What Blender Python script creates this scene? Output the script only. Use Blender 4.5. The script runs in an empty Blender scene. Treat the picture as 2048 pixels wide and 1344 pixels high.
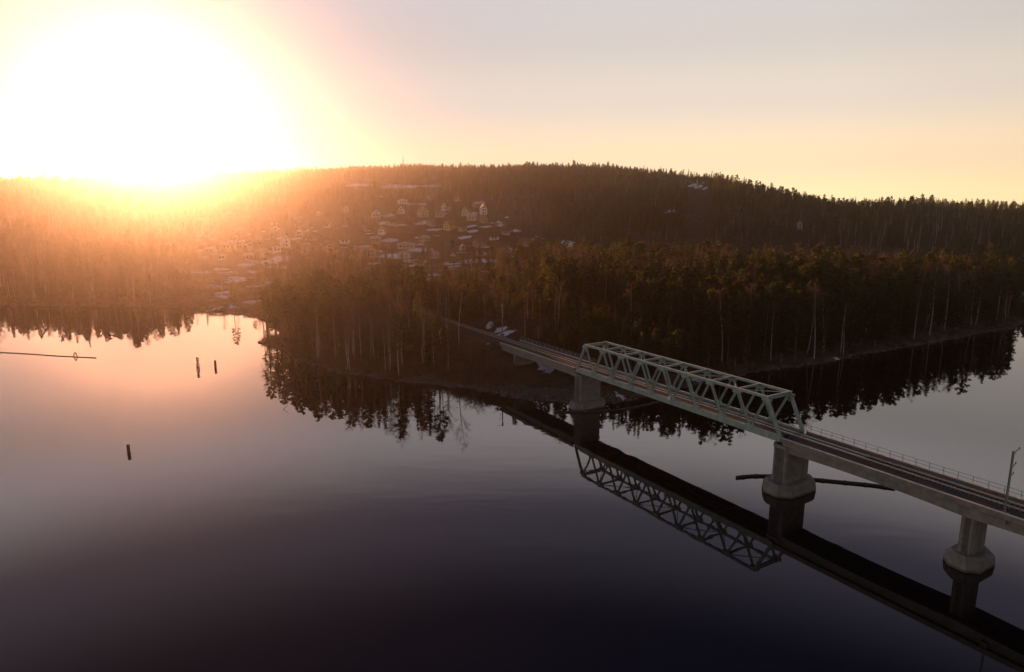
import bpy, bmesh, math, random
import numpy as np
from mathutils import Vector, Matrix, noise as mnoise
random.seed(7)
rng = np.random.default_rng(7)
S = bpy.context.scene
COL = S.collection
R = math.radians

# ------------------------------------------------------------------ camera, sky, sun, exposure
CAM_H = 50.0
PITCH = R(11.137)
FPX = 1360.6                      # focal length in pixels of a 2048 wide picture
cam = bpy.data.cameras.new('camera')
cam.sensor_width = 36.0
cam.lens = FPX / 2048 * 36.0
cam.clip_start = 0.5
cam.clip_end = 9000
camo = bpy.data.objects.new('camera', cam)
camo.location = (0, 0, CAM_H)
camo.rotation_euler = (math.pi / 2 - PITCH, 0, 0)
COL.objects.link(camo)
S.camera = camo

SUN_AZ = R(-27.0)                 # to the left of the view axis (+y)
SUN_EL = R(6.3)
SUN_DIR = Vector((math.sin(SUN_AZ) * math.cos(SUN_EL), math.cos(SUN_AZ) * math.cos(SUN_EL), math.sin(SUN_EL)))
SKY_STRENGTH = 0.05
SUN_STRENGTH = 5.0
HAZE_DENSITY = 0.000132

world = bpy.data.worlds.new('World')
S.world = world
world.use_nodes = True
wt = world.node_tree
for n in list(wt.nodes):
    wt.nodes.remove(n)


def wn(kind, **kw):
    n = wt.nodes.new(kind)
    for k, v in kw.items():
        setattr(n, k, v)
    return n


def wmath(op, a, b=None):
    n = wn('ShaderNodeMath', operation=op)
    for i, v in enumerate((a, b)):
        if v is None:
            continue
        if isinstance(v, (int, float)):
            n.inputs[i].default_value = v
        else:
            wt.links.new(v, n.inputs[i])
    return n.outputs[0]


sky = wn('ShaderNodeTexSky', sky_type='NISHITA')
sky.sun_disc = False
sky.sun_elevation = SUN_EL
sky.sun_rotation = SUN_AZ
sky.air_density = 1.0
sky.dust_density = 2.0
sky.ozone_density = 1.0
# added sky veil: cream band over the horizon, unseen bright band higher up
geo = wn('ShaderNodeNewGeometry')
tc = wn('ShaderNodeTexCoord')
sep = wn('ShaderNodeSeparateXYZ')
wt.links.new(tc.outputs['Generated'], sep.inputs[0])
ramp = wn('ShaderNodeValToRGB')
wt.links.new(sep.outputs['Z'], ramp.inputs[0])
cr = ramp.color_ramp
cr.interpolation = 'EASE'
VEIL = [(0.0, (1.38, 1.02, .57)), (.06, (1.06, .83, .56)), (.14, (.80, .70, .59)), (.215, (.67, .615, .56)), (.26, (.66, .615, .585)),
        (.33, (.96, .87, .87)), (.44, (.20, .185, .25)), (.56, (.010, .014, .034))]  # bright stop above the view, added to lift the lake's reflection
while len(cr.elements) < len(VEIL):
    cr.elements.new(0.5)
for e, (p, c) in zip(cr.elements, VEIL):
    e.position = p
    e.color = (*c, 1)
dot = wn('ShaderNodeVectorMath', operation='DOT_PRODUCT')
wt.links.new(tc.outputs['Generated'], dot.inputs[0])
dot.inputs[1].default_value = (math.sin(SUN_AZ), math.cos(SUN_AZ), 0)
near = wmath('POWER', wmath('MAXIMUM', dot.outputs['Value'], 0.0), 13.0)
side = wn('ShaderNodeMix', data_type='RGBA')
side.inputs[6].default_value = (1.0, 1.0, .99, 1)
side.inputs[7].default_value = (.12, .36, .56, 1)     # opposite the sun's own orange, which the haze adds
wt.links.new(near, side.inputs[0])
veil = wn('ShaderNodeVectorMath', operation='MULTIPLY')
away = wmath('MINIMUM', wmath('ADD', wmath('MULTIPLY', dot.outputs['Value'], .42), .74), 1.0)   # dims a little towards the east
v0 = wn('ShaderNodeVectorMath', operation='SCALE')
wt.links.new(ramp.outputs[0], v0.inputs[0])
wt.links.new(away, v0.inputs['Scale'])
wt.links.new(v0.outputs[0], veil.inputs[0])
wt.links.new(side.outputs[2], veil.inputs[1])
bg1 = wn('ShaderNodeBackground')
bg1.inputs[1].default_value = SKY_STRENGTH
tint = wn('ShaderNodeVectorMath', operation='MULTIPLY')
wt.links.new(sky.outputs[0], tint.inputs[0])
tint.inputs[1].default_value = (.09, .10, .19)      # dims the sky texture strongly, least in blue
wt.links.new(tint.outputs[0], bg1.inputs[0])
bg2 = wn('ShaderNodeBackground')
bg2.inputs[1].default_value = 0.54
wt.links.new(veil.outputs[0], bg2.inputs[0])
add = wn('ShaderNodeAddShader')
wt.links.new(bg1.outputs[0], add.inputs[0])
wt.links.new(bg2.outputs[0], add.inputs[1])
wout = wn('ShaderNodeOutputWorld')
wt.links.new(add.outputs[0], wout.inputs[0])

sun = bpy.data.lights.new('sun', 'SUN')
sun.energy = SUN_STRENGTH
sun.angle = R(0.6)
sun.color = (1.0, 0.435, 0.205)
suno = bpy.data.objects.new('sun', sun)
suno.rotation_euler = SUN_DIR.to_track_quat('Z', 'Y').to_euler()
suno.location = (-300, 500, 300)
COL.objects.link(suno)

S.view_settings.view_transform = 'Standard'
S.view_settings.look = 'None'
S.view_settings.exposure = 0.9
S.view_settings.gamma = 1.0
S.view_settings.use_curve_mapping = False
S.render.engine = 'CYCLES'
S.cycles.use_denoising = True
S.cycles.max_bounces = 6
S.cycles.volume_bounces = 0
S.cycles.caustics_reflective = False
S.cycles.sample_clamp_indirect = 4.0


# ------------------------------------------------------------------ helpers
def project(x, y, z):
    z = z - CAM_H
    fw = y * math.cos(PITCH) - z * math.sin(PITCH)
    up = y * math.sin(PITCH) + z * math.cos(PITCH)
    return 1024 + FPX * x / fw, 672 - FPX * up / fw


def ray(px, py):
    a = (px - 1024) / FPX
    b = (672 - py) / FPX
    return np.array([a, math.cos(PITCH) + b * math.sin(PITCH), -math.sin(PITCH) + b * math.cos(PITCH)])


def at_z(px, py, z=0.0):
    d = ray(px, py)
    t = (z - CAM_H) / d[2]
    return float(t * d[0]), float(t * d[1])


class MB:
    """collects simple solids and links them as ONE mesh object"""
    def __init__(self):
        self.v, self.f, self.m = [], [], []

    def add(self, vs, fs, mi=0):
        b = len(self.v)
        self.v += [tuple(p) for p in vs]
        self.f += [tuple(i + b for i in q) for q in fs]
        self.m += [mi] * len(fs)

    def box(self, x0, x1, y0, y1, z0, z1, mi=0):
        vs = [(x, y, z) for z in (z0, z1) for y in (y0, y1) for x in (x0, x1)]
        self.add(vs, [(0, 2, 3, 1), (4, 5, 7, 6), (0, 1, 5, 4), (2, 6, 7, 3), (0, 4, 6, 2), (1, 3, 7, 5)], mi)

    def bar(self, a, b, w, h, up=(0, 0, 1), mi=0):
        a, b, up = Vector(a), Vector(b), Vector(up)
        d = (b - a).normalized()
        s = d.cross(up)
        if s.length < 1e-4:
            s = d.cross(Vector((0, 1, 0)))
        s.normalize()
        u = s.cross(d)
        vs = []
        for p in (a, b):
            for i, j in ((-1, -1), (1, -1), (1, 1), (-1, 1)):
                vs.append(p + s * (i * w / 2) + u * (j * h / 2))
        self.add(vs, [(3, 2, 1, 0), (4, 5, 6, 7), (0, 1, 5, 4), (1, 2, 6, 5), (2, 3, 7, 6), (3, 0, 4, 7)], mi)

    def ibeam(self, a, b, w, h, up=(0, 0, 1), t=0.05):
        """an I-section: two flanges and a web"""
        a, b, up = Vector(a), Vector(b), Vector(up)
        d = (b - a).normalized()
        s = d.cross(up).normalized()
        u = s.cross(d)
        for k in (-1, 1):
            self.bar(a + u * (k * (h / 2 - t / 2)), b + u * (k * (h / 2 - t / 2)), w, t, up)
        self.bar(a, b, t, h - 2 * t, up)

    def tube(self, pts, rad, n=6, cap=True, mi=0):
        pts = [Vector(p) for p in pts]
        if not hasattr(rad, '__len__'):
            rad = [rad] * len(pts)
        rings = []
        for i, p in enumerate(pts):
            d = (pts[min(i + 1, len(pts) - 1)] - pts[max(i - 1, 0)]).normalized()
            ref = Vector((0, 0, 1)) if abs(d.z) < 0.9 else Vector((1, 0, 0))
            s = d.cross(ref).normalized()
            u = s.cross(d)
            rings.append([p + (s * math.cos(2 * math.pi * k / n) + u * math.sin(2 * math.pi * k / n)) * rad[i] for k in range(n)])
        vs = [q for r_ in rings for q in r_]
        fs = []
        for i in range(len(rings) - 1):
            for k in range(n):
                fs.append((i * n + k, i * n + (k + 1) % n, (i + 1) * n + (k + 1) % n, (i + 1) * n + k))
        if cap:
            fs.append(tuple(range(n - 1, -1, -1)))
            fs.append(tuple((len(rings) - 1) * n + k for k in range(n)))
        self.add(vs, fs, mi)

    def lathe(self, prof, n=12, c=(0, 0), mi=0):
        vs = [(c[0] + r_ * math.cos(2 * math.pi * k / n), c[1] + r_ * math.sin(2 * math.pi * k / n), z) for r_, z in prof for k in range(n)]
        fs = []
        for i in range(len(prof) - 1):
            for k in range(n):
                fs.append((i * n + k, i * n + (k + 1) % n, (i + 1) * n + (k + 1) % n, (i + 1) * n + k))
        fs.append(tuple(range(n - 1, -1, -1)))
        fs.append(tuple((len(prof) - 1) * n + k for k in range(n)))
        self.add(vs, fs, mi)

    def prism(self, poly, z0, z1, mi=0, poly_top=None):
        n = len(poly)
        pt = poly_top or poly
        vs = [(x, y, z0) for x, y in poly] + [(x, y, z1) for x, y in pt]
        fs = [tuple(range(n - 1, -1, -1)), tuple(range(n, 2 * n))]
        for i in range(n):
            fs.append((i, (i + 1) % n, n + (i + 1) % n, n + i))
        self.add(vs, fs, mi)

    def mesh(self, name, mats, smooth=False):
        me = bpy.data.meshes.new(name)
        me.from_pydata(self.v, [], self.f)
        for m in (mats if isinstance(mats, (list, tuple)) else [mats]):
            me.materials.append(m)
        if any(self.m):
            me.polygons.foreach_set('material_index', self.m)
        if smooth:
            me.polygons.foreach_set('use_smooth', [True] * len(me.polygons))
        me.update()
        return me

    def build(self, name, mats, parent=None, smooth=False, bevel=0):
        me = self.mesh(name, mats, smooth)
        o = bpy.data.objects.new(name, me)
        COL.objects.link(o)
        if parent is not None:
            o.parent = parent
        if bevel:
            b = o.modifiers.new('edge', 'BEVEL')
            b.width = bevel
            b.segments = 1
            b.limit_method = 'ANGLE'
        return o


def tag(o, label=None, cat=None, group=None, kind=None):
    for k, v in (('label', label), ('category', cat), ('group', group), ('kind', kind)):
        if v:
            o[k] = v
    return o


def thing(name, label, cat, loc=(0, 0, 0), rz=0.0, group=None):
    o = bpy.data.objects.new(name, None)
    o.empty_display_size = 0.3
    o.location = loc
    o.rotation_euler = (0, 0, rz)
    COL.objects.link(o)
    return tag(o, label, cat, group)


# ------------------------------------------------------------------ materials
def mat(name, col, rough=0.8, var=0.25, scale=3.0, metal=0.0, bump=0.0, col2=None, obj_rand=0.0, spec=None, detail=4):
    m = bpy.data.materials.new(name)
    m.use_nodes = True
    t = m.node_tree
    b = t.nodes['Principled BSDF']
    b.inputs['Roughness'].default_value = rough
    b.inputs['Metallic'].default_value = metal
    if spec is not None:
        b.inputs['Specular IOR Level'].default_value = spec
    geo_ = t.nodes.new('ShaderNodeNewGeometry')
    nz = t.nodes.new('ShaderNodeTexNoise')
    nz.inputs['Scale'].default_value = scale
    nz.inputs['Detail'].default_value = detail
    nz.inputs['Roughness'].default_value = .65
    t.links.new(geo_.outputs['Position'], nz.inputs['Vector'])
    r_ = t.nodes.new('ShaderNodeValToRGB')
    c2 = col2 or tuple(c * (1 - var) for c in col)
    c1 = tuple(c * (1 + var * (0.0 if col2 else 1)) for c in col)
    r_.color_ramp.elements[0].position = .35
    r_.color_ramp.elements[0].color = (*c2, 1)
    r_.color_ramp.elements[1].position = .65
    r_.color_ramp.elements[1].color = (*c1, 1)
    t.links.new(nz.outputs[0], r_.inputs[0])
    out = r_.outputs[0]
    if obj_rand:
        oi = t.nodes.new('ShaderNodeObjectInfo')
        mr = t.nodes.new('ShaderNodeMapRange')
        mr.inputs[3].default_value = 1 - obj_rand
        mr.inputs[4].default_value = 1 + obj_rand
        t.links.new(oi.outputs['Random'], mr.inputs[0])
        hs = t.nodes.new('ShaderNodeHueSaturation')
        t.links.new(mr.outputs[0], hs.inputs['Value'])
        mh = t.nodes.new('ShaderNodeMapRange')
        mh.inputs[3].default_value = .5 - obj_rand * .06
        mh.inputs[4].default_value = .5 + obj_rand * .06
        t.links.new(oi.outputs['Random'], mh.inputs[0])
        t.links.new(mh.outputs[0], hs.inputs['Hue'])
        t.links.new(out, hs.inputs['Color'])
        out = hs.outputs[0]
    t.links.new(out, b.inputs['Base Color'])
    if bump:
        bp = t.nodes.new('ShaderNodeBump')
        bp.inputs['Strength'].default_value = bump
        bp.inputs['Distance'].default_value = .05
        t.links.new(nz.outputs[0], bp.inputs['Height'])
        t.links.new(bp.outputs[0], b.inputs['Normal'])
    return m


def leaf_mat(name, col, var, trans=.25, gain=(1.5, 1.4, 1.1)):
    m = mat(name, col, .75, var, .8, obj_rand=.3, spec=.2)
    t = m.node_tree
    b = t.nodes['Principled BSDF']
    src = b.inputs['Base Color'].links[0].from_socket
    tr = t.nodes.new('ShaderNodeBsdfTranslucent')
    gn = t.nodes.new('ShaderNodeVectorMath')          # light coming through a needle or a twig is yellower
    gn.operation = 'MULTIPLY'
    t.links.new(src, gn.inputs[0])
    gn.inputs[1].default_value = gain
    t.links.new(gn.outputs[0], tr.inputs[0])
    mx = t.nodes.new('ShaderNodeMixShader')
    mx.inputs[0].default_value = trans
    t.links.new(b.outputs[0], mx.inputs[1])
    t.links.new(tr.outputs[0], mx.inputs[2])
    t.links.new(mx.outputs[0], t.nodes['Material Output'].inputs[0])
    return m


M = {}
M['teal'] = mat('teal_paint', (.265, .355, .345), .55, .20, .9, bump=.1)
M['teal_dark'] = mat('teal_paint_dark', (.15, .22, .20), .6, .2, 1.2)  # darker teal, for floor beams and stringers
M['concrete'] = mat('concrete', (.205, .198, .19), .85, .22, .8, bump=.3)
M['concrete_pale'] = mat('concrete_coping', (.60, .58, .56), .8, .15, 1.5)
M['concrete_dark'] = mat('concrete_darker', (.10, .095, .09), .85, .3, .7, bump=.3)  # darker concrete, for soffits and the waterline band
M['ballast'] = mat('ballast', (.050, .049, .052), .95, .5, 9, bump=.8)
M['rail'] = mat('rail_steel', (.55, .50, .47), .38, .2, 4, metal=.85)
M['sleeper'] = mat('sleeper', (.12, .118, .115), .9, .3, 5)
M['galv'] = mat('galvanised', (.30, .31, .31), .5, .2, 3, metal=.5)
M['darkmetal'] = mat('dark_metal', (.06, .06, .062), .6, .3, 3)
M['black_tube'] = mat('black_rubber', (.028, .028, .03), .55, .3, 2)
M['signwhite'] = mat('sign_white', (.78, .77, .74), .5, .08, 4)
M['rustred'] = mat('brown_ceramic', (.10, .065, .05), .7, .3, 4)
M['wood_dark'] = mat('weathered_wood', (.09, .065, .05), .9, .4, 4)
M['glass'] = mat('window_glass', (.02, .024, .03), .12, .2, 2, spec=.6)
M['w_white'] = mat('wall_white', (.80, .78, .74), .8, .07, 2)
M['w_cream'] = mat('wall_cream', (.66, .57, .42), .8, .08, 2)
M['w_yellow'] = mat('wall_yellow', (.68, .46, .13), .8, .08, 2)
M['w_beige'] = mat('wall_beige', (.50, .42, .33), .8, .1, 2)
M['w_brown'] = mat('wall_brown', (.16, .09, .06), .85, .2, 2)
M['w_tan'] = mat('wall_tan', (.38, .25, .17), .85, .12, 2)
M['w_grey'] = mat('wall_grey', (.40, .39, .38), .85, .1, 2)
M['r_dark'] = mat('roof_dark', (.07, .06, .058), .8, .3, 2)
M['r_brown'] = mat('roof_brown', (.20, .11, .085), .8, .25, 2)
M['r_snow'] = mat('roof_snow', (.80, .80, .83), .8, .05, .6, col2=(.22, .17, .15))
M['r_grey'] = mat('roof_grey', (.30, .27, .26), .7, .2, 2)
M['trim'] = mat('window_trim', (.74, .72, .68), .7, .06, 3)
M['brick'] = mat('chimney_brick', (.30, .14, .10), .9, .2, 6)
M['stone'] = mat('riprap_stone', (.13, .115, .105), .9, .4, 1.3, obj_rand=.35)
M['snow'] = mat('snow', (.80, .80, .84), .7, .08, .6)
M['pine_bark'] = mat('pine_bark', (.13, .078, .05), .95, .45, 1.6, obj_rand=.2)
M['spruce_bark'] = mat('spruce_bark', (.11, .085, .07), .95, .4, 2)
M['birch_bark'] = mat('birch_bark', (.56, .51, .45), .8, .2, 1.4, col2=(.30, .26, .23), obj_rand=.15)
M['pine_leaf'] = leaf_mat('pine_needles', (.036, .040, .013), .35, .5, (3.2, 2.9, 1.3))
M['spruce_leaf'] = leaf_mat('spruce_needles', (.030, .037, .013), .35, .45, (3.2, 2.8, 1.4))
M['twig'] = leaf_mat('birch_twigs', (.115, .072, .050), .25, .3, (1.8, 1.6, 1.2))
M['bush'] = leaf_mat('bare_bush_twigs', (.135, .085, .055), .3, .1)
M['road'] = mat('road_surface', (.105, .095, .09), .9, .3, 1.0)
M['reed'] = leaf_mat('dry_reed', (.30, .21, .11), .25, .25)


# ------------------------------------------------------------------ terrain
SHORE = [(-2300, 420), (-1200, 400), (-700, 372), (-420, 348), (-253, 333), (-226, 330), (-202, 330), (-176, 327), (-152, 318.5), (-136, 312),
         (-118, 303), (-106, 288), (-97, 272), (-88, 262), (-86, 257), (-90.7, 250.5), (-92.5, 244), (-89.5, 238.5), (-80.2, 229.8), (-68.4, 213.9),
         (-59.1, 203.7), (-48.0, 195.7), (-31.9, 187.6), (-20.3, 184.4), (-11.5, 180.0), (-3.2, 174.3), (3.4, 170.0), (9.0, 168.5), (13.5, 167.0),
         (19, 166.0), (27, 166.5), (34, 170.5), (40.9, 175.7), (53.1, 186.0), (67.2, 194.5), (81.8, 201.8), (96.9, 208.4), (110.8, 217.5), (136.0, 233.1),
         (161.8, 246.3), (184.8, 261.1), (204.4, 271.9), (218, 285), (232, 312), (262, 345), (330, 372), (460, 400), (700, 470), (1300, 700), (2300, 1100)]
LAND = np.array(SHORE + [(2300, 2900), (-2300, 2900)])
SH = np.array(SHORE)


def vnoise(x, y, s, seed=0):
    """cheap vectorised value noise, -1..1"""
    x = np.asarray(x, float) / s + 17.3 * seed
    y = np.asarray(y, float) / s - 9.1 * seed
    xi = np.floor(x).astype(np.int64)
    yi = np.floor(y).astype(np.int64)
    fx, fy = x - xi, y - yi
    fx = fx * fx * (3 - 2 * fx)
    fy = fy * fy * (3 - 2 * fy)

    def h(i, j):
        k = (i * 374761393 + j * 668265263 + seed * 1442695041) & 0x7fffffff
        k = ((k ^ (k >> 13)) * 1274126177) & 0x7fffffff
        return ((k ^ (k >> 16)) & 0xffff) / 32767.5 - 1
    return (h(xi, yi) * (1 - fx) + h(xi + 1, yi) * fx) * (1 - fy) + (h(xi, yi + 1) * (1 - fx) + h(xi + 1, yi + 1) * fx) * fy


def shore_sd(x, y):
    """distance to the shoreline, positive on land"""
    x = np.asarray(x, float)
    y = np.asarray(y, float)
    d2 = np.full(x.shape, 1e18)
    for a, b in zip(SH[:-1], SH[1:]):
        ab = b - a
        t = np.clip(((x - a[0]) * ab[0] + (y - a[1]) * ab[1]) / (ab @ ab), 0, 1)
        d2 = np.minimum(d2, (x - a[0] - t * ab[0]) ** 2 + (y - a[1] - t * ab[1]) ** 2)
    ins = np.zeros(x.shape, bool)
    P = LAND
    j = len(P) - 1
    for i in range(len(P)):
        c = ((P[i, 1] > y) != (P[j, 1] > y))
        with np.errstate(divide='ignore', invalid='ignore'):
            xx = (P[j, 0] - P[i, 0]) * (y - P[i, 1]) / (P[j, 1] - P[i, 1] + 1e-12) + P[i, 0]
        ins ^= c & (x < xx)
        j = i
    d = np.sqrt(d2)
    d = np.where(ins, d, -d)
    return d + vnoise(x, y, 9, 3) * .9 + vnoise(x, y, 3.1, 4) * .35


# the bridge's own axes: s along the track (away to the left is negative), t across it
TH = R(-58.434)
BO = np.array([15.667, 161.444])
BD = np.array([math.cos(TH), math.sin(TH)])
BN = np.array([-BD[1], BD[0]])


def st(x, y):
    return (x - BO[0]) * BD[0] + (y - BO[1]) * BD[1], (x - BO[0]) * BN[0] + (y - BO[1]) * BN[1]


SKYLINE = np.array([(-600, 374), (-200, 372), (0, 371), (150, 369), (300, 361), (400, 358), (500, 352), (600, 346), (700, 340), (850, 337), (1000, 339), (1100, 338),
                    (1200, 339), (1300, 345), (1400, 352), (1470, 364), (1560, 382), (1650, 394), (1720, 397), (1780, 395), (1900, 398), (2048, 402), (2600, 404)], float)
COLS = np.array([-600, 250, 500, 800, 1000, 1200, 1500, 1800, 2050, 2600], float)
RS = np.array([0, 200, 330, 420, 500, 650, 900, 1300], float)
ZS = np.array([  # ground height at the distances above, for each bearing
    [3, 3, 4, 8, 12, 22, 46, 76],
    [3, 3, 4, 8, 12, 24, 48, 80],
    [3, 3, 4, 7, 10, 26, 50, 86],
    [3, 3, 6, 8, 11, 36, 62, 95],
    [3, 3, 7, 9, 12, 37, 62, 96],
    [4, 4, 8, 8, 11, 28, 58, 92],
    [4, 4, 9, 7, 8, 18, 45, 82],
    [4, 4, 9, 8, 8, 14, 30, 58],
    [4, 4, 6, 7, 8, 12, 26, 48],
    [4, 4, 4, 6, 8, 12, 26, 46]], float)
RC = 1750.0
RC_L, RC_R = 1700.0, 950.0


def ground_z(x, y):
    x = np.asarray(x, float)
    y = np.asarray(y, float)
    r = np.hypot(x, y)
    ta = np.tan(np.clip(np.arctan2(x, np.maximum(y, 1e-3)), -1.2, 1.2))
    # bearing -> column of the skyline table (picture column at horizon height)
    px = 1024 + FPX * ta / (math.cos(PITCH) - math.tan(PITCH) * math.sin(PITCH) * 0 + 0.0195)
    sk = np.interp(px, SKYLINE[:, 0], SKYLINE[:, 1])
    b = (672 - sk) / FPX
    el = (-math.sin(PITCH) + b * math.cos(PITCH)) / np.sqrt(((px - 1024) / FPX) ** 2 + (math.cos(PITCH) + b * math.sin(PITCH)) ** 2)
    zc = CAM_H + el * (RC_L + (RC_R - RC_L) * np.clip((px - 900) / 560, 0, 1)) - 11.0
    ci = np.clip(np.searchsorted(COLS, px) - 1, 0, len(COLS) - 2)
    f = np.clip((px - COLS[ci]) / (COLS[ci + 1] - COLS[ci]), 0, 1)
    f = f * f * (3 - 2 * f)
    rc = RC_L + (RC_R - RC_L) * np.clip((px - 900) / 560, 0, 1)     # distance of the hill crest
    rtrue = r
    r = np.where(r < 450, r, 450 + (r - 450) * (RC - 450) / (rc - 450))
    z = np.zeros(x.shape)
    ri = np.clip(np.searchsorted(RS, r) - 1, 0, len(RS) - 2)
    g = np.clip((r - RS[ri]) / (RS[ri + 1] - RS[ri]), 0, 1)
    g = g * g * (3 - 2 * g) * .6 + g * .4
    za = ZS[ci, ri] * (1 - f) + ZS[ci + 1, ri] * f
    zb = ZS[ci, ri + 1] * (1 - f) + ZS[ci + 1, ri + 1] * f
    z = za * (1 - g) + zb * g
    zl = ZS[ci, -1] * (1 - f) + ZS[ci + 1, -1] * f
    zl = np.minimum(zl, zc - 6 + 0 * zl)
    g2 = np.clip((r - 1300) / (RC - 1300), 0, 1)
    z = np.where(r > 1300, zl + (zc - zl) * np.sin(g2 * math.pi / 2), np.minimum(z, zc - 6))
    z = np.where(r > RC, zc - (r - RC) * .06, z)
    amp = np.clip((rtrue - 250) / 500, 0, 1)
    z = z + amp * (vnoise(x, y, 90, 1) * 2.2 + vnoise(x, y, 33, 2) * .8) * np.clip((RC - r) / 300, 0.15, 1)
    sd = shore_sd(x, y)
    bank = np.where(sd < 0, np.maximum(sd * .35, -4), np.minimum(sd * .22, 1.6) + np.clip(sd - 7, 0, 400) * .05)
    w = np.clip(sd / 70, 0, 1)
    z = np.where(sd < 0, bank, np.minimum(bank + 0 * z, z) * (1 - w) + z * w)
    z = z + np.where(sd > 1, .35 * vnoise(x, y, 7, 5) + .15 * vnoise(x, y, 2.7, 6), 0)
    # railway embankment on the left bank
    s, t = st(x, y)
    emb = 9.0 - np.maximum(0, np.abs(t - 3.35) - 4.4) * .62 - np.maximum(0, s + 38) * .42 + .25 * vnoise(x, y, 4, 8)
    z = np.where((s < 0) & (s > -420), np.maximum(z, np.minimum(emb, 9.0)), z)
    far_bank = 9.0 + np.clip((t - 8) * .32, 0, 4.5)
    wb = np.clip((t - 7.5) / 2, 0, 1) * np.clip((34 - t) / 10, 0, 1) * np.clip((s + 84) / 10, 0, 1) * np.clip((-40 - s) / 6, 0, 1)
    z = np.where(wb > 0, z + np.maximum(far_bank - z, 0) * wb, z)
    cut = 9.0 + np.maximum(0, np.abs(t - 3.35) - 5.5) * .5
    z = np.where((s < -30) & (s > -420), np.minimum(z, cut), z)
    return z


_rr = np.concatenate([np.linspace(90, 400, 900), np.linspace(402, 2000, 1100)])


def on_ground(px, py):
    """the spot of ground seen at a picture position"""
    d = ray(px, py)
    d = d / math.hypot(d[0], d[1])
    z = ground_z(d[0] * _rr, d[1] * _rr)
    h = CAM_H + d[2] * _rr
    k = np.argmax(h <= np.maximum(z, 0))
    if k == 0:
        k = len(_rr) - 1
    return float(d[0] * _rr[k]), float(d[1] * _rr[k]), float(max(z[k], 0))


# snow left lying in the open, as (picture x, y, half width, half height in pixels, amount)
SNOW = [(980, 650, 9, 10, .95), (1002, 660, 14, 6, .9), (1006, 670, 26, 4, 1.1), (1010, 668, 26, 6, .9), (935, 682, 24, 8, .62), (952, 692, 12, 4, .6), (1090, 735, 22, 9, .72), (1225, 790, 26, 8, .95), (1242, 797, 12, 5, 1),
        (1155, 622, 16, 6, .9), (1310, 645, 14, 12, .9), (1245, 628, 14, 6, .6), (1390, 762, 18, 6, .7),
        (450, 585, 22, 2.5, 1.0), (505, 603, 20, 2, .9), (520, 572, 26, 2, .9), (455, 545, 20, 2.5, .9), (405, 545, 18, 3, .8), (545, 524, 42, 5, 1.1), (495, 530, 16, 4, 1.0), (520, 512, 18, 3, .8), (470, 562, 24, 3, .85), (435, 572, 18, 4, 1.0), (480, 558, 40, 3, .7), (435, 597, 16, 7, 1.0), (480, 611, 24, 4, 1.0),
        (430, 618, 18, 3, .9), (412, 502, 18, 4, .9), (640, 531, 40, 4, .7), (672, 525, 12, 4, 1.0), (575, 535, 30, 3, .8),
        (790, 513, 32, 5, .95), (830, 522, 26, 4, 1.0), (780, 480, 14, 4, .95), (840, 500, 26, 5, .85), (785, 540, 22, 4, .95), (822, 548, 12, 8, .9), (850, 560, 18, 4, .8),
        (905, 528, 24, 6, 1.1), (960, 522, 46, 5, 1.0), (930, 475, 16, 3, .9), (945, 463, 12, 3, .9), (800, 553, 12, 10, .7), (733, 537, 14, 7, .8), (765, 447, 12, 4, .8), (780, 430, 10, 3, .8),
        (1020, 500, 22, 8, .8), (1135, 487, 16, 14, .75), (1065, 555, 16, 4, .6), (1030, 462, 14, 4, .7), (990, 540, 60, 6, .55), (870, 545, 60, 10, .5),
        (800, 373, 34, 3.5, 1.1), (860, 372, 24, 2.5, 1.0), (720, 371, 30, 2.5, .9), (1384, 371, 8, 3.0, 1.0), (1397, 374, 9, 3.2, 1.0), (1410, 377, 7, 1.8, .9), (1340, 424, 16, 5, .7), (960, 405, 16, 4, .6), (830, 408, 30, 3, .6),
        (760, 628, 26, 4, .7), (815, 697, 20, 7, .7), (755, 685, 16, 4, .5), (700, 500, 10, 4, .6), (610, 462, 14, 3, .7), (1870, 402, 10, 2, .7),
        (2032, 588, 12, 22, .9), (2040, 520, 8, 6, .7), (1937, 684, 14, 2.5, 1.1), (1675, 718, 12, 3, .8), (1300, 780, 26, 5, .4), (1600, 470, 14, 4, .5), (1310, 470, 16, 8, .5)]
N_NAMED = len(SNOW)
_q = random.Random(21)
for _ in range(120):
    SNOW.append((_q.uniform(395, 1090), 425 + 140 * _q.random(), _q.uniform(4, 20), _q.uniform(1.2, 2.6), _q.uniform(.55, 1.0)))
SNOW_W = []
for px, py, hw, hh, a in SNOW:
    c = on_ground(px, py)
    l = on_ground(px, py - hh)
    n_ = on_ground(px, py + hh)
    rc = math.hypot(c[0], c[1])
    rad = min(max((math.hypot(l[0], l[1]) - math.hypot(n_[0], n_[1])) / 2, hw * rc / FPX * .35), hw * rc / FPX * 2.2)
    SNOW_W.append((c[0], c[1], hw * rc / FPX, rad, a))


def snow_amount(x, y):
    s = np.zeros(np.shape(x))
    for cx, cy, ht, hr, a in SNOW_W:
        r = math.hypot(cx, cy)
        ux, uy = cx / r, cy / r
        dr = (x - cx) * ux + (y - cy) * uy
        dt = (x - cx) * uy - (y - cy) * ux
        q = np.sqrt((dr / hr) ** 2 + (dt / ht) ** 2)
        s = np.maximum(s, a * np.clip(1.35 - .75 * q, 0, 1))
    return s


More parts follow.
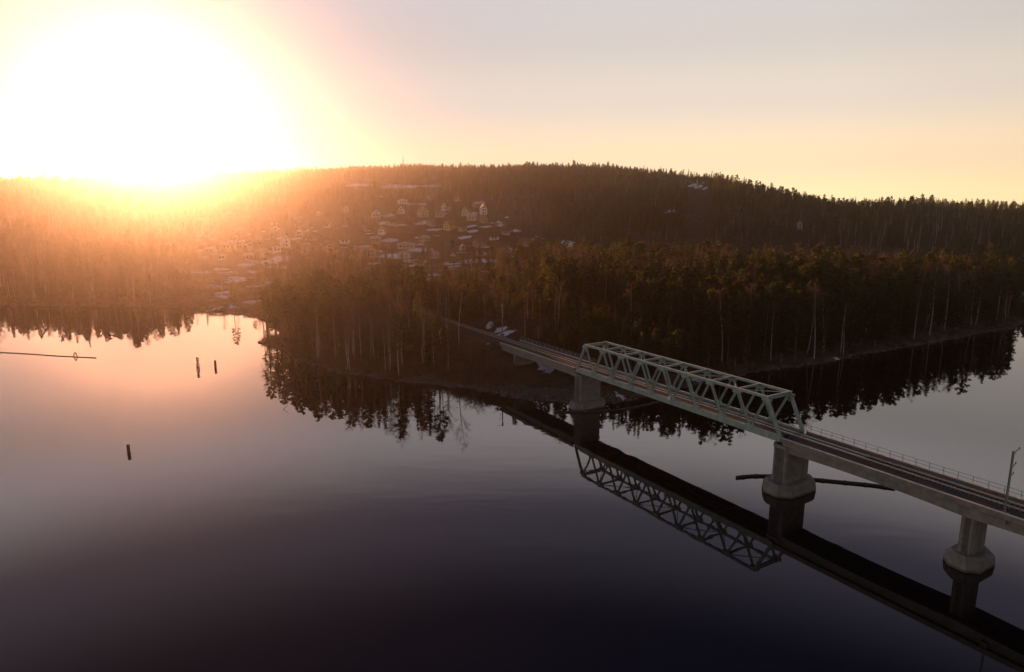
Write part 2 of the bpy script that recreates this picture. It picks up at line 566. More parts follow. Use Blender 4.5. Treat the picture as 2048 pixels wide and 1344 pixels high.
def grid_mesh(name, azs, rs):
    A, RR = np.meshgrid(azs, rs)
    x = RR * np.sin(A)
    y = RR * np.cos(A)
    z = ground_z(x, y)
    nr, na = A.shape
    v = np.stack([x, y, z], -1).reshape(-1, 3)
    idx = np.arange(nr * na).reshape(nr, na)
    q = np.stack([idx[:-1, :-1], idx[:-1, 1:], idx[1:, 1:], idx[1:, :-1]], -1).reshape(-1, 4)
    zq = z.reshape(-1)[q].max(1)
    q = q[zq > -3.9]
    me = bpy.data.meshes.new(name)
    me.vertices.add(len(v))
    me.vertices.foreach_set('co', v.ravel())
    me.loops.add(q.size)
    me.loops.foreach_set('vertex_index', q.ravel().astype(np.int32))
    me.polygons.add(len(q))
    me.polygons.foreach_set('loop_start', np.arange(0, q.size, 4, dtype=np.int32))
    me.polygons.foreach_set('use_smooth', np.ones(len(q), bool))
    me.update(calc_edges=True)
    at = me.attributes.new('snow', 'FLOAT', 'POINT')
    at.data.foreach_set('value', snow_amount(x, y).ravel().astype(np.float32))
    sd = shore_sd(x, y)
    at = me.attributes.new('bank', 'FLOAT', 'POINT')
    at.data.foreach_set('value', np.clip(1 - np.abs(sd - 1) / 6, 0, 1).ravel().astype(np.float32))
    return me


def ground_material():
    m = bpy.data.materials.new('forest_ground')
    m.use_nodes = True
    t = m.node_tree
    b = t.nodes['Principled BSDF']
    b.inputs['Roughness'].default_value = .95
    b.inputs['Specular IOR Level'].default_value = .15
    geo_ = t.nodes.new('ShaderNodeNewGeometry')

    def nz(sc, det=5, rough=.6):
        n = t.nodes.new('ShaderNodeTexNoise')
        n.inputs['Scale'].default_value = sc
        n.inputs['Detail'].default_value = det
        n.inputs['Roughness'].default_value = rough
        t.links.new(geo_.outputs['Position'], n.inputs['Vector'])
        return n.outputs[0]

    def mx(f, a, b_):
        n = t.nodes.new('ShaderNodeMix')
        n.data_type = 'RGBA'
        if isinstance(f, float):
            n.inputs[0].default_value = f
        else:
            t.links.new(f, n.inputs[0])
        for sock, v in ((n.inputs[6], a), (n.inputs[7], b_)):
            if isinstance(v, tuple):
                sock.default_value = (*v, 1)
            else:
                t.links.new(v, sock)
        return n.outputs[2]

    def rng_(v, lo, hi):
        n = t.nodes.new('ShaderNodeMapRange')
        n.interpolation_type = 'SMOOTHSTEP'
        n.inputs[1].default_value = lo
        n.inputs[2].default_value = hi
        t.links.new(v, n.inputs[0])
        return n.outputs[0]
    big, mid, fine = nz(.035), nz(.25), nz(1.4, 6, .7)
    base = mx(rng_(mid, .35, .65), (.050, .038, .026), (.115, .080, .048))
    base = mx(rng_(big, .5, .68), base, (.090, .078, .036))
    base = mx(rng_(fine, .45, .75), base, (.070, .052, .036))
    bank = t.nodes.new('ShaderNodeAttribute')
    bank.attribute_name = 'bank'
    bm_ = t.nodes.new('ShaderNodeMath')
    bm_.operation = 'MULTIPLY'
    t.links.new(bank.outputs['Fac'], bm_.inputs[0])
    t.links.new(rng_(mid, .38, .6), bm_.inputs[1])
    base = mx(bm_.outputs[0], base, (.19, .14, .085))
    sn = t.nodes.new('ShaderNodeAttribute')
    sn.attribute_name = 'snow'
    a1 = t.nodes.new('ShaderNodeMath')
    a1.operation = 'MULTIPLY_ADD'
    nn = t.nodes.new('ShaderNodeMath')
    nn.operation = 'ADD'
    t.links.new(nz(.5, 6, .7), nn.inputs[0])
    t.links.new(nz(.07, 4, .6), nn.inputs[1])
    t.links.new(nn.outputs[0], a1.inputs[0])
    a1.inputs[1].default_value = .95
    t.links.new(sn.outputs['Fac'], a1.inputs[2])
    snow_f = rng_(a1.outputs[0], 1.52, 1.62)
    col = mx(snow_f, base, (.90, .90, .93))
    t.links.new(col, b.inputs['Base Color'])
    bp = t.nodes.new('ShaderNodeBump')
    bp.inputs['Strength'].default_value = .6
    bp.inputs['Distance'].default_value = .3
    t.links.new(fine, bp.inputs['Height'])
    t.links.new(bp.outputs[0], b.inputs['Normal'])
    return m


M['ground'] = ground_material()
rs_all = np.concatenate([np.arange(140, 330, 1.3), np.geomspace(330, 2050, 330)])
gm = grid_mesh('ground', np.linspace(R(-45), R(45), 620), rs_all)
gm.materials.append(M['ground'])
go = bpy.data.objects.new('ground', gm)
COL.objects.link(go)
tag(go, 'brown hillside and shore with patches of old snow', kind='structure')


# ------------------------------------------------------------------ water
def water_material():
    m = bpy.data.materials.new('lake_water')
    m.use_nodes = True
    t = m.node_tree
    b = t.nodes['Principled BSDF']
    b.inputs['Base Color'].default_value = (.002, .003, .006, 1)
    b.inputs['Roughness'].default_value = .02
    b.inputs['IOR'].default_value = 1.62
    geo_ = t.nodes.new('ShaderNodeNewGeometry')
    mp = t.nodes.new('ShaderNodeMapping')
    mp.inputs['Rotation'].default_value = (0, 0, R(25))
    mp.inputs['Scale'].default_value = (.35, 1.0, 1)
    t.links.new(geo_.outputs['Position'], mp.inputs['Vector'])
    n1 = t.nodes.new('ShaderNodeTexNoise')
    n1.inputs['Scale'].default_value = .30
    n1.inputs['Detail'].default_value = 4
    n2 = t.nodes.new('ShaderNodeTexNoise')
    n2.inputs['Scale'].default_value = .028
    n2.inputs['Detail'].default_value = 4
    for n in (n1, n2):
        t.links.new(mp.outputs[0], n.inputs['Vector'])
    mr = t.nodes.new('ShaderNodeMapRange')
    mr.interpolation_type = 'SMOOTHSTEP'
    mr.inputs[1].default_value = .50
    mr.inputs[2].default_value = .66
    mr.inputs[3].default_value = .10
    mr.inputs[4].default_value = 5.0
    t.links.new(n2.outputs[0], mr.inputs[0])
    mu = t.nodes.new('ShaderNodeMath')
    mu.operation = 'MULTIPLY'
    t.links.new(n1.outputs[0], mu.inputs[0])
    t.links.new(mr.outputs[0], mu.inputs[1])
    bp = t.nodes.new('ShaderNodeBump')
    bp.inputs['Strength'].default_value = .25
    bp.inputs['Distance'].default_value = .02
    t.links.new(mu.outputs[0], bp.inputs['Height'])
    t.links.new(bp.outputs[0], b.inputs['Normal'])
    return m


wm = MB()
wm.add([(-2250, -350, 0), (2250, -350, 0), (2250, 1250, 0), (-2250, 1250, 0)], [(0, 1, 2, 3)])
wo = wm.build('water', water_material())
tag(wo, 'calm dark lake mirroring the sky and trees', kind='structure')

# ------------------------------------------------------------------ railway bridge: truss span
LSPAN, ZB, ZT, W = 58.2, 9.15, 16.75, 6.7
A_ = LSPAN / 9
tr = thing('truss_bridge', 'pale green steel truss span of the railway bridge', 'bridge', (BO[0], BO[1], 0), TH)
zc_b, zc_t = ZB + .6, ZT - .28
for t_ in (0.25, W - .25):
    m = MB()
    m.bar((-.2, t_, zc_b), (LSPAN + .2, t_, zc_b + .08), .50, 1.04)
    m.bar((-.2, t_, ZB + 1.225), (LSPAN + .2, t_, ZB + 1.225), .72, .05)
    m.build('bottom_chord', M['teal'], tr)
    m = MB()
    m.bar((A_ / 2 - .3, t_, zc_t), (LSPAN - A_ / 2 + .3, t_, zc_t), .44, .38)
    m.bar((A_ / 2 - .36, t_, zc_t + .255), (LSPAN - A_ / 2 + .36, t_, zc_t + .215), .56, .05)
    m.build('top_chord', M['teal'], tr)
    for k in range(9):
        sb0, st_, sb1 = k * A_, (k + .5) * A_, (k + 1) * A_
        for (sa, sb, end) in ((sb0 + .12, st_ - .1, k == 0), (sb1 - .12, st_ + .1, k == 8)):
            m = MB()
            w_ = .50 if end else .32
            m.ibeam((sa, t_, ZB + 1.15), (sb, t_, zc_t - .18), w_, .52 if end else .38, (1, 0, 0), .05)
            if end:
                m.bar((sa, t_, ZB + 1.15), (sb, t_, zc_t - .18), w_ - .08, .36, (1, 0, 0))
            m.build('end_post' if end else 'diagonal', M['teal'], tr)
    for k in range(9):
        m = MB()
        st_ = (k + .5) * A_
        m.prism([(st_ - .8, t_ - .29), (st_ + .8, t_ - .29), (st_ + .8, t_ + .29), (st_ - .8, t_ + .29)], zc_t - .75, zc_t - .2,
                poly_top=[(st_ - 1.0, t_ - .29), (st_ + 1.0, t_ - .29), (st_ + 1.0, t_ + .29), (st_ - 1.0, t_ + .29)])
        m.build('gusset_plate', M['teal'], tr)
    for k in range(1, 9):
        m = MB()
        sb_ = k * A_
        m.prism([(sb_ - .95, t_ - .28), (sb_ + .95, t_ - .28), (sb_ + .95, t_ + .28), (sb_ - .95, t_ + .28)], ZB + 1.2, ZB + 1.75,
                poly_top=[(sb_ - .6, t_ - .28), (sb_ + .6, t_ - .28), (sb_ + .6, t_ + .28), (sb_ - .6, t_ + .28)])
        m.build('gusset_plate', M['teal'], tr)
for k in range(9):
    s_ = (k + .5) * A_
    end = k in (0, 8)
    m = MB()
    m.ibeam((s_, .45, zc_t - (.12 if end else 0)), (s_, W - .45, zc_t - (.12 if end else 0)), .34, .74 if end else .40, (0, 0, 1), .05)
    m.build('portal_beam' if end else 'cross_beam', M['teal'], tr)
    if k < 8:
        for a, b in (((.45, W - .45),) if k % 2 else ((W - .45, .45),)):
            m = MB()
            dz = .0 if a < b else -.16
            m.bar((s_ + .35, a, zc_t - .05 + dz), (s_ + A_ - .35, b, zc_t - .05 + dz), .13, .12)
            m.build('wind_brace', M['teal'], tr)
    if end:
        for t_, q in ((.5, 1), (W - .5, -1)):
            m = MB()
            dd = 1 if k == 0 else -1
            m.bar((s_ - .25 * dd, t_, zc_t - 1.5), (s_ - .03 * dd, t_ + q * 1.2, zc_t - .3), .16, .16)
            m.build('portal_knee', M['teal'], tr)
for k in range(10):
    m = MB()
    s_ = min(max(k * A_, .3), LSPAN - .3)
    m.ibeam((s_, .5, ZB + .42), (s_, W - .5, ZB + .42), .34, .7)
    m.build('floor_beam', M['teal_dark'], tr)
for t_ in (2.5, 4.2):
    m = MB()
    m.bar((0, t_, ZB + .5), (LSPAN, t_, ZB + .5), .3, .5)
    m.build('stringer', M['teal_dark'], tr)
m = MB()
m.box(-.1, LSPAN + .1, .52, W - .52, ZB + .78, ZB + .86)
m.build('deck', M['darkmetal'], tr)
m = MB()
m.box(0, LSPAN, .62, 1.12, ZB + .865, ZB + .93)
m.box(0, LSPAN, W - 1.12, W - .62, ZB + .865, ZB + .93)
m.build('walkway', M['galv'], tr)
for k in range(9):      # pale strips added to imitate whitish dashes at the near walkway, one a panel
    m = MB()
    s_ = (k + .62) * A_
    m.box(s_, s_ + 1.7, .66, 1.05, ZB + .935, ZB + 1.0)
    m.build('pale_strip', M['concrete_pale'], tr)
m = MB()
m.box(5 * A_ - .75, 5 * A_ - .25, -.12, -.01, ZB + 1.0, ZB + 1.9)
m.box(5 * A_ - .70, 5 * A_ - .30, -.22, -.12, ZB + 1.1, ZB + 1.8)
m.build('navigation_light_box', M['signwhite'], tr)
for s_ in (.5, LSPAN - .5):
    for t_ in (.25, W - .25):
        m = MB()
        m.box(s_ - .35, s_ + .35, t_ - .3, t_ + .3, ZB - .36, ZB - .003)
        m.build('bearing', M['darkmetal'], tr)


# ------------------------------------------------------------------ concrete approach spans
def approach(s0, s1, label, piers, deep):
    root = thing('approach_span', label, 'bridge span', (BO[0], BO[1], 0), TH)
    m = MB()
    m.box(s0, s1, -.25, W + .25, ZB + .32, ZB + .62)
    m.build('deck_slab', M['concrete'], root)
    for t0, t1 in ((-.25, .08), (W - .08, W + .25)):
        m = MB()
        m.box(s0, s1, t0 + (0 if t0 < 0 else .0), t1, ZB + .623, ZB + 1.05)
        m.build('edge_beam', M['concrete'], root)
        m = MB()
        m.box(s0, s1, t0 - .03, t1 + .03, ZB + 1.053, ZB + 1.13)
        m.build('coping', M['concrete_pale'], root)
    n = 40
    for t0, t1 in ((.35, 1.15), (W - 1.15, W - .35)):
        m = MB()
        vs, fs = [], []
        for i in range(n + 1):
            s_ = s0 + (s1 - s0) * i / n
            d = min(abs(s_ - p) for p in piers)
            dep = 1.45 + deep * max(0, 1 - d / 13) ** 2
            for t_ in (t0, t1):
                vs += [(s_, t_, ZB + .318 - dep), (s_, t_, ZB + .318)]
        for i in range(n):
            a, b = 4 * i, 4 * (i + 1)
            fs += [(a, b, b + 1, a + 1), (a + 2, a + 3, b + 3, b + 2), (a, a + 2, b + 2, b), (a + 1, b + 1, b + 3, a + 3)]
        fs += [(0, 1, 3, 2), (4 * n, 4 * n + 2, 4 * n + 3, 4 * n + 1)]
        m.add(vs, fs)
        m.build('girder', M['concrete'], root)
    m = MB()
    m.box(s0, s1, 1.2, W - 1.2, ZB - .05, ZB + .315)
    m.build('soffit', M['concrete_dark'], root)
    return root


def railing(root, s0, s1, t_):
    zb = ZB + 1.13
    for z in (.5, 1.05):
        m = MB()
        m.bar((s0, t_, zb + z), (s1, t_, zb + z), .06, .06)
        m.build('handrail', M['teal'], root)
    k = int((s1 - s0) / 2.0)
    for i in range(k + 1):
        m = MB()
        s_ = s0 + (s1 - s0) * i / k
        m.box(s_ - .035, s_ + .035, t_ - .035, t_ + .035, zb, zb + 1.05)
        m.build('railing_post', M['teal'], root)


right = approach(58.75, 135, 'haunched concrete girder span running from the truss to the right edge', (60, 88, 116), .35)
railing(right, 59.5, 134, W + .12)
left = approach(-36.5, -.55, 'short concrete girder span between the wooded bank and the truss', (-29, -1), .1)
railing(left, -36, -1.2, W + .12)


# ------------------------------------------------------------------ piers
def pier(s_, label, half_s, half_t, base_s, base_t, z_base, style, zg=-6.0):
    c = BO + BD * s_ + BN * (W / 2)
    root = thing('bridge_pier', label, 'pier', (c[0], c[1], 0), TH, 'piers of the railway bridge')
    top = ZB - .37

    def cham(hs, ht, c_):
        return [(-hs + c_, -ht), (hs - c_, -ht), (hs, -ht + c_), (hs, ht - c_), (hs - c_, ht), (-hs + c_, ht), (-hs, ht - c_), (-hs, -ht + c_)]
    if style == 'shore':
        m = MB()
        m.prism(cham(half_s, half_t, .1), zg, top)
        m.build('shaft', M['concrete'], root, bevel=.03)
        return root
    m = MB()
    m.prism(cham(half_s, half_t, .45), z_base, top - .55)
    m.build('shaft', M['concrete'], root)
    for q in (-1, 1):
        m = MB()
        m.prism([(x, y + q * (half_t - .95)) for x, y in cham(half_s + .14, .95, .3)], z_base + .01, top - .56)
        m.build('buttress', M['concrete'], root)
    m = MB()
    m.prism(cham(half_s + .22, half_t + .22, .4), top - .55, top)
    m.build('pier_cap', M['concrete'], root)
    m = MB()
    m.prism(cham(base_s - .35, base_t - .35, base_s * .55), -5, .35, poly_top=cham(base_s, base_t, base_s * .55))
    m.prism(cham(base_s, base_t, base_s * .55), .35, z_base - .55, poly_top=cham(base_s - .1, base_t - .1, base_s * .55))
    m.prism(cham(base_s - .1, base_t - .1, base_s * .55), z_base - .55, z_base, poly_top=cham(base_s - .55, base_t - .55, base_s * .5))
    m.build('footing', M['concrete'], root)
    m = MB()
    m.prism(cham(base_s - .05, base_t - .05, base_s * .55), -.4, .33, poly_top=cham(base_s + .03, base_t + .03, base_s * .55))
    m.build('waterline_band', M['concrete_dark'], root)
    return root


pier(.4, 'concrete pier under the left end of the truss, close to the bank', 1.25, 3.2, 2.6, 4.9, 1.9, 'water')
pier(58.5, 'concrete pier with broad footing under the right end of the truss', 1.35, 3.2, 3.1, 5.0, 2.1, 'water')
pier(88, 'slimmer concrete pier standing under the haunched span near the right edge', .85, 1.9, 2.4, 3.4, 2.0, 'water')
pier(116, 'last concrete pier beyond the right edge of the view', .85, 1.9, 2.4, 3.4, 2.0, 'water')
pier(-29, 'pale abutment wall on the wooded bank under the short span', .7, 3.1, 0, 0, 0, 'shore', 0.5)

# ------------------------------------------------------------------ track
trk = thing('railway_track', 'single railway track on dark ballast crossing the bridge', 'railway track', (BO[0], BO[1], 0), TH)
S0, S1 = -150.0, 134.0
m = MB()


def trap(m, s0, s1, zb, w0=2.3, w1=1.55, hh=.27):
    c = W / 2
    m.add([(s0, c - w0, zb), (s0, c + w0, zb), (s0, c + w1, zb + hh), (s0, c - w1, zb + hh), (s1, c - w0, zb), (s1, c + w0, zb), (s1, c + w1, zb + hh), (s1, c - w1, zb + hh)],
          [(0, 3, 2, 1), (4, 5, 6, 7), (0, 1, 5, 4), (1, 2, 6, 5), (2, 3, 7, 6), (3, 0, 4, 7)])


trap(m, 0, LSPAN, ZB + .865, 2.2, 1.5, .22)
trap(m, 58.8, S1, ZB + .625, 3.1, 1.6, .46)
trap(m, -36.4, -.6, ZB + .625, 3.1, 1.6, .46)
trap(m, S0, -36.6, ZB - .35, 2.9, 1.6, 1.435)
m.build('ballast', M['ballast'], trk)
ZS_ = ZB + 1.09
m = MB()
k = S0
while k < S1:
    m.box(k, k + .26, W / 2 - 1.28, W / 2 + 1.28, ZS_ - .08, ZS_ + .06)
    k += .61
tag(m.build('sleeper', M['sleeper'], trk), kind='stuff')
for q in (-1, 1):
    m = MB()
    c = W / 2 + q * .762
    for z0, z1, w_ in ((0, .03, .15), (.03, .13, .03), (.13, .18, .072)):
        m.box(S0, S1, c - w_ / 2, c + w_ / 2, ZS_ + .06 + z0, ZS_ + .06 + z1)
    m.build('rail', M['rail'], trk)
for q in (-1, 1):
    m = MB()
    c = W / 2 + q * .5
    m.box(-12, 72, c - .05, c + .05, ZS_ + .061, ZS_ + .21)
    m.build('guard_rail', M['rail'], trk)


def catenary(s_, t_, h, label, side, board=False):
    c = BO + BD * s_ + BN * t_
    z0 = ZB + .9
    root = thing('catenary_pole', label, 'pole', (c[0], c[1], z0), TH, 'poles beside the railway track')
    m = MB()
    m.ibeam((0, 0, -.3), (0, 0, h), .22, .22, (1, 0, 0), .025)
    m.build('mast', M['galv'], root)
    m = MB()
    m.box(-.45, .45, -.42, .42, -1.4, .12)
    m.build('foundation', M['concrete'], root)
    for z, l in ((h - .15, 1.5), (h - 2.1, 1.1), (h - 3.4, .8)):
        m = MB()
        m.bar((0, 0, z), (0, side * l, z + .12), .07, .07)
        m.bar((0, 0, z - .5), (0, side * l * .8, z + .08), .04, .04)
        a = m.build('bracket_arm', M['galv'], root)
        m = MB()
        m.lathe([(.05, z + .1), (.11, z + .16), (.05, z + .22), (.11, z + .28), (.04, z + .4)], 8, (0, side * l))
        m.build('insulator', M['rustred'], a)
    if board:
        m = MB()
        m.box(-.05, .05, -.32, .32, h - .7, h + .45)
        m.build('sign_board', M['galv'], root)
    return root


catenary(92.5, .35, 8.6, 'pole with short arms standing on the concrete span near the right edge', 1)
catenary(-47.5, W + .6, 9.0, 'dark pole with a white board at its top beside the snowy embankment', -1, True)
catenary(-70, -.7, 9.2, 'thin pole with side arms by the track where the woods close in', -1)

# signs and small equipment by the track
for s_, t_, lab in ((-41.5, -1.2, 'small grey trackside cabinet at the end of the short concrete span'),):
    c = BO + BD * s_ + BN * t_
    root = thing('trackside_cabinet', lab, 'cabinet', (c[0], c[1], 7.6), TH)
    m = MB()
    m.box(-.5, .5, -.3, .3, 0, 1.5)
    m.build('body', M['galv'], root, bevel=.03)
    m = MB()
    m.box(-.58, .58, -.38, .38, 1.5, 1.6)
    m.build('lid', M['galv'], root)
    m = MB()
    m.box(-.45, .45, -.33, -.3, .1, 1.4)
    m.build('door', M['w_grey'], root)


# ------------------------------------------------------------------ things on the water
def boom(pts, rad, label):
    P = [at_z(*p) for p in pts]
    # smooth the run through the points
    Q = []
    for i in range(len(P) - 1):
        p0, p1, p2, p3 = P[max(i - 1, 0)], P[i], P[i + 1], P[min(i + 2, len(P) - 1)]
        for k in range(6):
            u = k / 6
            Q.append(tuple(.5 * ((2 * p1[j]) + (-p0[j] + p2[j]) * u + (2 * p0[j] - 5 * p1[j] + 4 * p2[j] - p3[j]) * u * u + (-p0[j] + 3 * p1[j] - 3 * p2[j] + p3[j]) * u ** 3) for j in (0, 1)))
    Q.append(P[-1])
    root = thing('floating_boom', label, 'boom', (Q[0][0], Q[0][1], 0), 0, 'dark booms floating by the bridge piers')
    L = [(x - Q[0][0], y - Q[0][1], rad * .35) for x, y in Q]
    m = MB()
    m.tube(L, rad, 8)
    m.build('float_tube', M['black_tube'], root, smooth=True)
    for i in range(3, len(L) - 1, 4):
        d = (Vector(L[i + 1]) - Vector(L[i])).normalized()
        m = MB()
        m.tube([Vector(L[i]) - d * .18, Vector(L[i]) + d * .18], rad * 1.22, 8)
        m.build('coupling', M['darkmetal'], root)
    m = MB()
    m.tube([(0, 0, rad * 1.2), (-.15, -.25, .05), (-.2, -.4, -.6)], .09, 5)
    m.build('mooring_chain', M['darkmetal'], root)
    return root


boom([(1110, 824), (1160, 825), (1220, 822), (1265, 816), (1312, 805), (1340, 797)], .30, 'dark curved fender boom afloat beside the left truss pier')
boom([(1473, 956), (1505, 953), (1548, 953)], .32, 'short dark boom jutting left from the broad footed pier')
boom([(1618, 959), (1680, 965), (1740, 971), (1790, 978)], .32, 'long dark boom trailing right under the haunched span')
boom([(-160, 696), (0, 705), (70, 709), (120, 712.5), (192, 716)], .17, 'long thin floating boom reaching in from the left edge')


def post(px, py, h, rad, label, lean=(0, 0)):
    x, y = at_z(px, py)
    root = thing('mooring_post', label, 'post', (x, y, 0), 0, 'posts standing in the lake')
    m = MB()
    m.tube([(0, 0, -2), (lean[0] * .5, lean[1] * .5, h * .5), (lean[0], lean[1], h)], [rad, rad, rad * .93], 10)
    m.build('pile', M['wood_dark'], root, smooth=False)
    m = MB()
    m.tube([(lean[0], lean[1], h), (lean[0], lean[1], h + .08)], rad * 1.06, 10)
    m.build('pile_cap', M['wood_dark'], root)
    m = MB()
    m.tube([(lean[0] * .7, lean[1] * .7, h * .68), (lean[0] * .72, lean[1] * .72, h * .75)], rad * 1.1, 10)
    m.build('band', M['darkmetal'], root)
    return root


post(257.5, 904, 1.55, .33, 'lone dark mooring post in the open water, nearest of the posts', (.02, 0))
post(431, 734, 2.0, .36, 'dark post right of the marker with a pale top sign')

x, y = at_z(396, 735)
root = thing('channel_marker', 'channel marker with a pale top board and ring body in the lake', 'marker', (x, y, 0))
m = MB()
m.tube([(0, 0, -1.5), (0, 0, 2.6)], .14, 8)
m.build('pole', M['darkmetal'], root)
m = MB()
m.box(-.36, .36, -.08, .08, 1.9, 3.3)
m.build('top_board', M['signwhite'], root)


def ring(c, rx, rz, th, plane_y=0.0, n=20):
    m_ = MB()
    pts = [(c[0] + rx * math.cos(2 * math.pi * k / n), plane_y, c[2] + rz * math.sin(2 * math.pi * k / n)) for k in range(n + 1)]
    m_.tube(pts, th, 6, cap=False)
    return m_


ring((0, 0, .85), .42, .85, .13).build('ring_frame', M['wood_dark'], root)
m = MB()
m.lathe([(.35, -.3), (.48, -.05), (.48, .2), (.25, .3)], 12)
m.build('float', M['darkmetal'], root)

x, y = at_z(151, 713)
root = thing('ring_marker', 'ring shaped marker riding on the thin floating boom at left', 'marker', (x, y, 0))
ring((0, 0, .2), .5, 1.0, .17).build('ring_frame', M['wood_dark'], root)
m = MB()
m.box(-.18, .18, -.18, .18, -.6, -.1)
m.box(-.14, .14, -.14, .14, 1.15, 1.5)
m.build('mount', M['darkmetal'], root)

x, y = at_z(566, 819)
root = thing('slanting_stick', 'thin slanting stick poking out of the mirrored treetops', 'stick', (x, y, 0))
m = MB()
m.tube([(-.5, 0, -.6), (0, 0, -.05), (1.25, .3, .95)], [.06, .06, .03], 5)
m.build('shaft', M['wood_dark'], root)


# ------------------------------------------------------------------ houses of the village
def house(px, py, wpx, dep, wall_h, rise, yaw, wall, roof, label, nwin=2, storeys=1, name='house', chimney=True, attic=True, cat='house'):
    x, y, z = on_ground(px, py)
    r = math.hypot(x, y)
    w = wpx * r / FPX
    face = math.atan2(-x, y)          # turn so that the gable looks to the lake
    root = thing(name, label, cat, (x, y, z), face + R(yaw), 'village houses on the slope')
    HOUSES.append((x, y, max(w, dep) * .75))
    hw = w / 2
    y0, y1 = -dep / 2, dep / 2
    m = MB()
    ztop = wall_h
    vs = [(-hw, y0, -2.5), (hw, y0, -2.5), (hw, y0, ztop), (0, y0, ztop + rise), (-hw, y0, ztop),
          (-hw, y1, -2.5), (hw, y1, -2.5), (hw, y1, ztop), (0, y1, ztop + rise), (-hw, y1, ztop)]
    m.add(vs, [(0, 1, 2, 3, 4), (9, 8, 7, 6, 5), (0, 5, 6, 1), (1, 6, 7, 2), (4, 9, 5, 0)])
    m.build('wall', M[wall], root)
    m = MB()
    sl = rise / hw
    ov, th = .45, .22
    for q in (-1, 1):
        e = hw + ov
        pts = [(0, ztop + rise + .02), (q * e, ztop - ov * sl + .02), (q * e, ztop - ov * sl + .02 + th), (0, ztop + rise + .02 + th)]
        vs = [(a, yy, b) for yy in (y0 - ov, y1 + ov) for a, b in pts]
        fs = [(0, 1, 2, 3), (7, 6, 5, 4), (0, 4, 5, 1), (1, 5, 6, 2), (2, 6, 7, 3)]
        m.add(vs, fs)
    rf = m.build('roof', M[roof], root)
    if chimney:
        m = MB()
        cx, cy = hw * .22, dep * .12
        m.box(cx - .4, cx + .4, cy - .4, cy + .4, ztop + rise * .5, ztop + rise + .9)
        m.build('chimney', M['brick'], rf)

    def window(cx, cz, ww, wh, side='f'):
        m1, m2 = MB(), MB()
        if side == 'f':
            m1.box(cx - ww / 2 - .12, cx + ww / 2 + .12, y0 - .06, y0 - .002, cz - wh / 2 - .12, cz + wh / 2 + .12)
            m2.box(cx - ww / 2, cx + ww / 2, y0 - .075, y0 - .061, cz - wh / 2, cz + wh / 2)
        else:
            xx = hw * side
            a, b = (xx + .002, xx + .06) if side > 0 else (xx - .06, xx - .002)
            c_, d_ = (xx + .061, xx + .075) if side > 0 else (xx - .075, xx - .061)
            m1.box(a, b, cx - ww / 2 - .12, cx + ww / 2 + .12, cz - wh / 2 - .12, cz + wh / 2 + .12)
            m2.box(c_, d_, cx - ww / 2, cx + ww / 2, cz - wh / 2, cz + wh / 2)
        f = m1.build('window', M['trim'], root)
        m2.build('pane', M['glass'], f)
    for sgn in range(storeys):
        zc = (sgn + .55) * wall_h / storeys
        for k_ in range(nwin):
            window(-hw + w * (k_ + 1) / (nwin + 1), zc, min(1.3, w / (nwin + 1) * .55), min(1.4, wall_h / storeys * .5))
        for sd_ in (-1, 1):
            for k_ in range(2):
                window(y0 + dep * (k_ + 1) / 3, zc, 1.2, min(1.4, wall_h / storeys * .5), sd_)
    if attic:
        window(0, wall_h + rise * .3, min(1.1, hw * .4), min(1.2, rise * .4))
    return root


